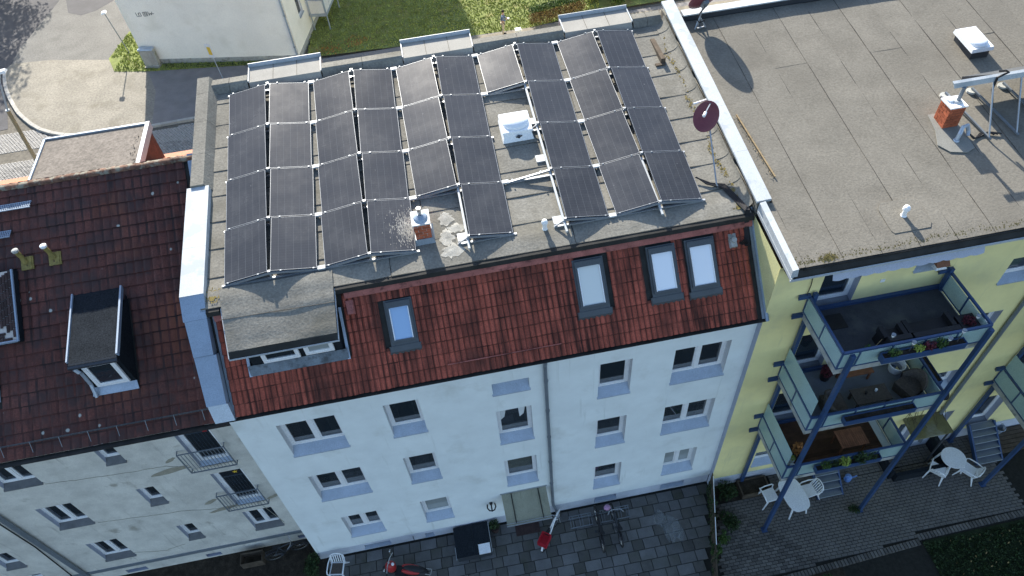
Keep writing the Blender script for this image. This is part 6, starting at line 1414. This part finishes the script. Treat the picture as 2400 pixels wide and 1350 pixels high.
# scooter
mc = thing('motor_scooter', 'black and red motor scooter parked across the yard at the bottom edge', 'scooter', (2.75, -.98, 0), None, math.atan2(-.42, 1.15))
for nm, x in (('front_wheel', 0), ('rear_wheel', 1.22)):
    b = B(); b.torus((x, 0, .25), .19, .06, 'y', 22, 8); wq = b.build(nm, 'rubber', mc, True); b = B(); b.lathe([(.14, -.03), (.14, .03)], (0, 0, 0), 14); b.v = [(x + p[0], p[2], .25 + p[1]) for p in b.v]; b.build('rim', 'steel', wq, True)
b = B(); b.smooth = True; b.ball((.12, 0, .62), .20, .19, .32, 14, 9); b.build('front_shield', 'red_paint', mc, True)
b = B(); b.smooth = True; b.ball((0, 0, .42), .24, .10, .10, 12, 7); b.build('front_mudguard', 'black', mc, True)
b = B(); b.hexa([(.25, -.17, .22), (.75, -.17, .22), (.75, .17, .22), (.25, .17, .22)], [(.25, -.19, .30), (.75, -.19, .30), (.75, .19, .30), (.25, .19, .30)]); b.build('footboard', 'black', mc, True)
b = B(); b.smooth = True; b.ball((1.05, 0, .55), .46, .20, .20, 16, 9); b.build('rear_body', 'black', mc, True)
b = B(); b.smooth = True; b.ball((.88, .07, .70), .36, .10, .11, 14, 8); b.ball((.88, -.10, .70), .34, .09, .11, 14, 8); b.build('side_panel', 'red_paint', mc, True)
b = B(); b.smooth = True; b.ball((1.0, 0, .78), .40, .12, .09, 14, 8); b.build('seat', 'black', mc, True)
b = B(); b.tube([(.16, -.36, 1.0), (.12, -.15, 1.03), (.12, .15, 1.03), (.16, .36, 1.0)], .018, 7); b.tube([(.12, 0, 1.03), (.08, 0, .6)], .04, 8); b.build('handlebar', 'steel', mc, True)
for s_ in (-1, 1): b = B(); b.tube([(.14, s_ * .25, 1.02), (.10, s_ * .33, 1.18)], .008, 5); b.ball((.10, s_ * .34, 1.2), .03, .06, .045, 10, 6); b.build('mirror', 'steel', mc, True)
b = B(); b.lathe([(.055, -.02), (.05, .02)], (.25, 0, .93), 12); b.build('gauge', 'white_plastic', mc, True)
b = B(); b.tube([(1.0, -.2, .25), (1.5, -.2, .34)], [.04, .06], 8); b.build('exhaust', 'steel', mc, True)
b = B(); b.bar((1.42, -.10, .70), (1.62, -.10, .70), .02); b.bar((1.42, .10, .70), (1.62, .10, .70), .02); b.bar((1.62, -.1, .70), (1.62, .1, .70), .02); b.build('rack', 'steel', mc, True)
# leftover bicycle parts and rubble in the dark side yard
jb = bike('dark old bicycle leaning in the shaded side yard left of the white wall', (-1.35, .35), (-.45, .55), 'dark_metal'); jb['group'] = 'bicycles parked in the yard'
tub = thing('wooden_crate', 'dark low crate in the side yard under the old rendered wall', 'crate', (-2.2, .5, 0))
for k in range(4): B().box(-2.6, -1.8, .62 - .005, .64, .03 + .1 * k, .11 + .1 * k).build('slat', 'bark', tub); B().box(-2.6, -1.8, .22, .24, .03 + .1 * k, .11 + .1 * k).build('slat', 'bark', tub)
for xx in (-2.6, -1.82): B().box(xx, xx + .02, .24, .62, 0, .42).build('end_board', 'bark', tub)

# ================================================================== STREET
OA = Vector((-11.25, 36.49, 0)); OB = Vector((-.8, 34.02, 0)); ot = (OB - OA).normalized(); on = Vector((-ot.y, ot.x, 0))
OH = 19.0
OM = frame((OA.x, OA.y, 0), ot, on)       # local: x along end wall, y back, z up
OL = (OB - OA).length
OPH = thing('opposite_building', 'pale rendered building across the street with a blank end wall', 'building', OA)
b = B(OM); b.add([(0, 0, .35), (OL, 0, .35), (OL, 0, OH), (0, 0, OH)], [(0, 1, 2, 3)]); b.add([(0, 0, .35), (0, 34, .35), (0, 34, OH), (0, 0, OH)], [(3, 2, 1, 0)]); b.add([(0, 34, .35), (OL, 34, .35), (OL, 34, OH), (0, 34, OH)], [(3, 2, 1, 0)]); b.build('wall', 'opposite_plaster', OPH)
b = B(OM); wall_h = [(2.0, 2.9, 1.9, 3.2), (2.0, 2.9, 4.8, 6.1), (2.0, 2.9, 7.7, 9.0)]
sx = B(OM @ Matrix.Translation((OL, 0, 0)) @ Matrix.Rotation(math.pi / 2, 4, 'Z')); wall_grid(sx, 0, 34, .35, OH, 0, wall_h, .2); sx.build('side_wall', ['opposite_plaster', 'white_reveal'], OPH)
SM = OM @ Matrix.Translation((OL, 0, 0)) @ Matrix.Rotation(math.pi / 2, 4, 'Z')
for a, c, e, f in wall_h:
    b = B(SM); t_ = .07
    for q in ((a, c, e, e + t_), (a, c, f - t_, f), (a, a + t_, e, f), (c - t_, c, e, f)): b.box(q[0], q[1], .10, .16, q[2], q[3])
    fo = b.build('window', 'white_paint', OPH); B(SM).box(a + t_, c - t_, .12, .14, e + t_, f - t_).build('pane', 'pane', fo); B(SM).box(a - .03, c + .03, -.08, .1, e - .05, e - .01).build('sill', 'zinc', fo)
b = B(OM); b.box(-.02, OL + .02, -.02, 34, -.2, .35); b.build('plinth', 'concrete', OPH)
b = B(OM); b.box(-.3, OL + .3, -.3, 34.3, OH, OH + .25); b.build('roof', 'felt_grey', OPH)
b = B(OM); b.tube([(OL - .10, -.09, OH), (OL - .10, -.09, 0)], .06, 8); b.build('downpipe', 'zinc', OPH)
for z_ in (1.0, 3.2): b = B(OM); b.lathe([(.08, 0), (.08, .05)], (OL - .10, -.09, z_), 8); b.build('pipe_bracket', 'grey_metal', OPH)
# painted tag marks on the end wall
b = B(OM)
for i, sg_ in enumerate([[(0, 0), (.02, -.26), (.16, -.26), (.16, -.06)], [(.16, -.26), (.18, -.04), (.30, -.02), (.31, -.24), (.2, -.26)], [(.48, .0), (.48, -.26), (.74, -.24), (.75, .02), (.48, 0)], [(.56, -.05), (.68, -.05), (.68, -.18), (.56, -.18), (.56, -.05)], [(.84, .04), (.86, -.22), (.95, -.06), (1.02, -.20), (1.10, .02)], [(1.0, -.1), (1.2, -.12)]]):
    for (p, q) in zip(sg_, sg_[1:]): b.bar((.95 + p[0], -.006, 3.72 + p[1]), (.95 + q[0], -.006, 3.72 + q[1]), .035, .006, (0, 1, 0))
b.build('graffiti', 'graffiti', OPH)['kind'] = 'stuff'
# balcony on its long side
bx0, bx1, bd = 3.65, 6.6, 1.25
for lv in (1.0, 3.9, 6.8):
    b = B(SM); b.box(bx0, bx1, -bd, -.02, lv, lv + .16); bo = b.build('balcony', 'zinc', OPH)
    b = B(SM); b.bar((bx0, -bd, lv + 1.2), (bx1, -bd, lv + 1.2), .05); b.bar((bx0, -bd, lv + 1.2), (bx0, -.05, lv + 1.2), .05); b.build('handrail', 'zinc', bo)
    B(SM).box(bx0 - .01, bx0 + .01, -bd + .1, -.12, lv + .22, lv + 1.12).build('panel', 'balcony_panel', bo)
    for k in range(3): B(SM).box(bx0 + .08 + .97 * k, bx0 + .97 * (k + 1), -bd - .01, -bd + .01, lv + .22, lv + 1.12).build('panel', 'balcony_panel', bo)
    B(SM).box(bx0 - .01, bx0 + .01, -bd + .1, -.12, lv + 1.25, lv + 2.2).build('side_screen', 'ochre_panel', bo)
for xx in (bx0, bx1):
    for yy in (-bd, -.15):
        b = B(SM); b.bar((xx, yy, 0), (xx, yy, 10.2), .07); b.build('balcony_post', 'zinc', OPH)
# utility cabinet
uc = thing('utility_cabinet', 'grey utility cabinet at the corner of the blank end wall', 'cabinet', OM @ Vector((.6, -.25, 0)))
B(OM).box(.12, 1.08, -.42, -.08, .08, 1.28).build('body', 'concrete', uc); B(OM).box(.2, .6, -.435, -.42, .2, 1.2).build('door', 'kerb_stone', uc); B(OM).box(.61, 1.0, -.435, -.42, .2, 1.2).build('door', 'kerb_stone', uc)
B(OM).hexa([(.08, -.48, 1.28), (1.12, -.48, 1.28), (1.12, -.04, 1.28), (.08, -.04, 1.28)], [(.12, -.44, 1.36), (1.08, -.44, 1.36), (1.08, -.08, 1.36), (.12, -.08, 1.36)]).build('lid', 'zinc', uc); B(OM).box(.08, 1.12, -.55, -.06, 0, .08).build('base', 'kerb_stone', uc)
# street lamp by the kerb and path lamp by the verge
sl = thing('street_lamp', 'tall tan-poled street lamp with a white lantern at the left edge', 'street lamp', (-16.49, 27.57, 0))
b = B(); b.tube([(-16.49, 27.57, 0), (-16.12, 27.57, 3.5)], .11, 10); b.build('pole', 'tan_wood', sl)
b = B(); b.tube([(-16.12, 27.57, 3.5), (-15.55, 27.57, 5.2), (-15.25, 27.57, 5.75)], .05, 8); b.build('mast', 'zinc', sl)
b = B(); b.lathe([(.12, 0), (.12, .06)], (-16.12, 27.57, 3.48), 10); b.build('collar', 'white_metal', sl)
b = B(); b.hexa([(-15.42, 27.4, 5.72), (-14.85, 27.4, 5.78), (-14.85, 27.74, 5.78), (-15.42, 27.74, 5.72)], [(-15.36, 27.44, 5.86), (-14.9, 27.44, 5.90), (-14.9, 27.70, 5.90), (-15.36, 27.70, 5.86)]); b.build('lantern', 'white_plastic', sl)
pl_ = thing('path_lamp', 'thin path lamp with a small white head beside the grass verge', 'street lamp', (-12.69, 38.26, 0))
b = B(); b.tube([(-12.69, 38.26, 0), (-12.95, 38.26, 3.0)], .035, 8); b.build('pole', 'grey_metal', pl_)
b = B(); b.hexa([(-13.15, 38.1, 3.0), (-12.8, 38.1, 3.06), (-12.8, 38.45, 3.06), (-13.15, 38.45, 3.0)], [(-13.1, 38.13, 3.12), (-12.84, 38.13, 3.16), (-12.84, 38.42, 3.16), (-13.1, 38.42, 3.12)]); b.build('lamp_head', 'white_plastic', pl_)
# priority road sign seen past the parapet
rs = thing('road_sign', 'white-framed yellow road sign on a grey pole behind the parapet', 'sign', (-5.5, 32.0, 0))
b = B(); b.tube([(-5.5, 32.0, 0), (-5.62, 32.0, 3.2)], .03, 8); b.build('pole', 'zinc', rs)
SGM = Matrix.Translation((-5.6, 31.95, 2.75)) @ Matrix.Rotation(-.5, 4, 'Z')
B(SGM).box(-.21, .21, -.012, .012, -.45, .45).build('plate', 'sign_white', rs, False); B(SGM).box(-.13, .13, -.02, -.012, -.27, .27).build('face', 'yellow_sign', rs, False)
# person standing on the path
pe = thing('person', 'person in blue jacket and beige trousers looking down at a held device', 'person', (12.82, 33.2, 0))
def skin(name, verts, edges, radii, mat, root=0):
    me = bpy.data.meshes.new(name); me.from_pydata(verts, edges, []); o = bpy.data.objects.new(name, me); C.objects.link(o); o.parent = pe
    o.matrix_basis = Matrix.Rotation(-.25, 4, 'Z')
    me.materials.append(G[mat])
    bm = bmesh.new(); bm.from_mesh(me); ly = bm.verts.layers.skin.verify()
    for v_, r_ in zip(bm.verts, radii): v_[ly].radius = (r_, r_) if not isinstance(r_, tuple) else r_; v_[ly].use_root = v_.index == root
    bm.to_mesh(me); bm.free()
    m = o.modifiers.new('skin', 'SKIN'); m.use_smooth_shade = True; s_ = o.modifiers.new('sub', 'SUBSURF'); s_.levels = 1; s_.render_levels = 1
    return o
# faces +x; body one figure (skin), clothing as shells
V = [(0, 0, .95), (.0, 0, 1.15), (.01, 0, 1.36), (.03, 0, 1.47), (.05, 0, 1.55), (.08, 0, 1.64), (.05, .19, 1.38), (.10, .21, 1.12), (.32, .10, 1.12), (.05, -.19, 1.38), (.10, -.21, 1.12), (.32, -.08, 1.14), (0, .10, .88), (.03, .11, .48), (-.02, .11, .07), (.12, .12, .04), (0, -.10, .88), (.02, -.11, .48), (-.02, -.11, .07), (.12, -.12, .04)]
Ed = [(0, 1), (1, 2), (2, 3), (3, 4), (4, 5), (2, 6), (6, 7), (7, 8), (2, 9), (9, 10), (10, 11), (0, 12), (12, 13), (13, 14), (14, 15), (0, 16), (16, 17), (17, 18), (18, 19)]
Ra = [.13, .125, .15, .06, .055, .10, .06, .045, .032, .06, .045, .032, .08, .055, .042, .04, .08, .055, .042, .04]
skin('body', V, Ed, Ra, 'skin')
skin('jacket', [(0, 0, .93), (0, 0, 1.14), (.01, 0, 1.37), (.03, 0, 1.46), (.05, .20, 1.38), (.10, .22, 1.12), (.27, .125, 1.12), (.05, -.20, 1.38), (.10, -.22, 1.12), (.27, -.105, 1.135)], [(0, 1), (1, 2), (2, 3), (2, 4), (4, 5), (5, 6), (2, 7), (7, 8), (8, 9)], [.165, .155, .175, .08, .075, .06, .045, .075, .06, .045], 'jacket')
skin('trousers', [(0, 0, .93), (0, .10, .86), (.03, .11, .48), (-.02, .11, .10), (0, -.10, .86), (.02, -.11, .48), (-.02, -.11, .10)], [(0, 1), (1, 2), (2, 3), (0, 4), (4, 5), (5, 6)], [.155, .105, .075, .062, .105, .075, .062], 'trousers')
RM = Matrix.Rotation(-.25, 4, 'Z')
b = B(RM); b.smooth = True; b.ball((.06, 0, 1.68), .105, .095, .10, 12, 8); b.build('hair', 'hair', pe, True)
for s_ in (-1, 1): b = B(RM); b.smooth = True; b.ball((.05, s_ * .115, .045), .15, .055, .05, 10, 6); b.build('shoe', 'black', pe, True)
b = B(RM); b.box(.33, .45, -.08, .09, 1.15, 1.19); dv = b.build('handheld_device', 'white_plastic'); dv.matrix_basis = Matrix.Translation((12.82, 33.2, 0)); tag(dv, 'small pale device held in both hands by the standing person', 'device')
wb_ = thing('carrying_case', 'small white case on the sandy path near the person', 'case', (13.8, 33.15, 0)); B().box(13.62, 14.0, 33.0, 33.3, 0, .24).build('body', 'white_plastic', wb_); B().box(13.61, 14.01, 32.99, 33.31, .24, .29).build('lid', 'white_plastic', wb_); B().bar((13.72, 33.15, .32), (13.9, 33.15, .32), .02).build('handle', 'grey_metal', wb_)
# hedge
hd_ = thing('hedge', 'dry brownish clipped hedge behind the person', 'hedge', (16.7, 34.2, 0)); rg = random.Random(21); b = B(); b2 = B()
for k in range(46):
    f_ = k / 45; c = (14.9 + 3.7 * f_, 33.95 + .65 * f_, .6); b.leaves((c[0], c[1] + rg.uniform(-.2, .2), .5 + rg.uniform(-.25, .2)), (.28, .42, .42), 85, .06, rg, .3); b2.leaves((c[0], c[1] + .1, .98 + rg.uniform(-.06, .08)), (.28, .45, .12), 60, .055, rg, .2)
b.build('foliage', 'leaf_dry', hd_); b2.build('top_growth', 'leaf', hd_)
b = B()
for k in range(30): x_ = 14.9 + 3.7 * k / 29; b.tube([(x_, 33.95 + .022 * k, 0), (x_ + rg.uniform(-.1, .1), 33.95 + .022 * k, .8)], .015, 5)
b.build('stems', 'bark', hd_)
for k, (x_, y_, h_, lb) in enumerate(((19.6, 36.2, 1.5, 'dark green bush just right of the dry hedge end'), (21.3, 35.4, 1.3, 'dark bush in the middle of the row at the top edge'), (23.0, 35.8, 1.6, 'rightmost dark bush at the top edge beside the coping'))): shrub('garden_shrub', lb, 'shrub', (x_, y_, h_ * .5), (1.1, .9, h_ * .55), 1500, .09, 'leaf_dark' if k != 1 else 'leaf', True, 'bushes along the lawn at the top edge')
b = B(); rg = random.Random(31)
for c_ in ((1.2, 34.7), (3.0, 35.2)):
    for _ in range(130): b.leaves((c_[0] + rg.gauss(0, .45), c_[1] + rg.gauss(0, .35), .06), (.01, .01, .02), 1, .06, rg)
b.build('fallen_leaves', 'leaf_orange')['kind'] = 'stuff'
b = B(); rg = random.Random(32)
for _ in range(170): b.leaves((-10 + 9.2 * rg.random(), 36.0 - 9.2 * .0 + rg.uniform(-.5, -.1), .15), (.15, .1, .14), 3, .05, rg)
b.v = [(x_, y_ - (x_ + 10) * .236, z_) for x_, y_, z_ in b.v]; b.build('wall_foot_weeds', 'leaf_dark')['kind'] = 'stuff'
# tree beyond the left edge whose crown shades the road
def tree(label, x, y, h, r, n, lean=0, seed=1):
    t = thing('street_tree', label, 'tree', (x, y, 0), 'trees shading the street'); rg = random.Random(seed); b = B()
    b.tube([(x, y, 0), (x + .1, y, h * .3), (x + .05, y + .1, h * .6)], [.3, .22, .14], 9); b.build('trunk', 'bark', t)
    b = B(); lf = B()
    for k in range(16):
        a = rg.uniform(0, 6.28); e = rg.uniform(.3, 1); c = Vector((x + math.cos(a) * r * e, y + math.sin(a) * r * e, h * rg.uniform(.5, .95)))
        b.tube([(x, y, h * .35), (x + (c.x - x) * .5, y + (c.y - y) * .5, h * .55), c], [.09, .05, .02], 5); lf.leaves(c, (r * .38, r * .38, h * .14), n // 16, .15, rg, .1)
    b.build('limb', 'bark', t); lf.build('crown', 'leaf', t)
tree('broad street tree beyond the left edge, seen by its dappled shade', -25.4, 55.5, 10.0, 5.6, 11000, seed=3)
tree('tree beyond the top edge shading the bushes', 20.5, 50.5, 9.0, 3.0, 3500, seed=8)
for m in bpy.data.meshes: m.validate(verbose=False)
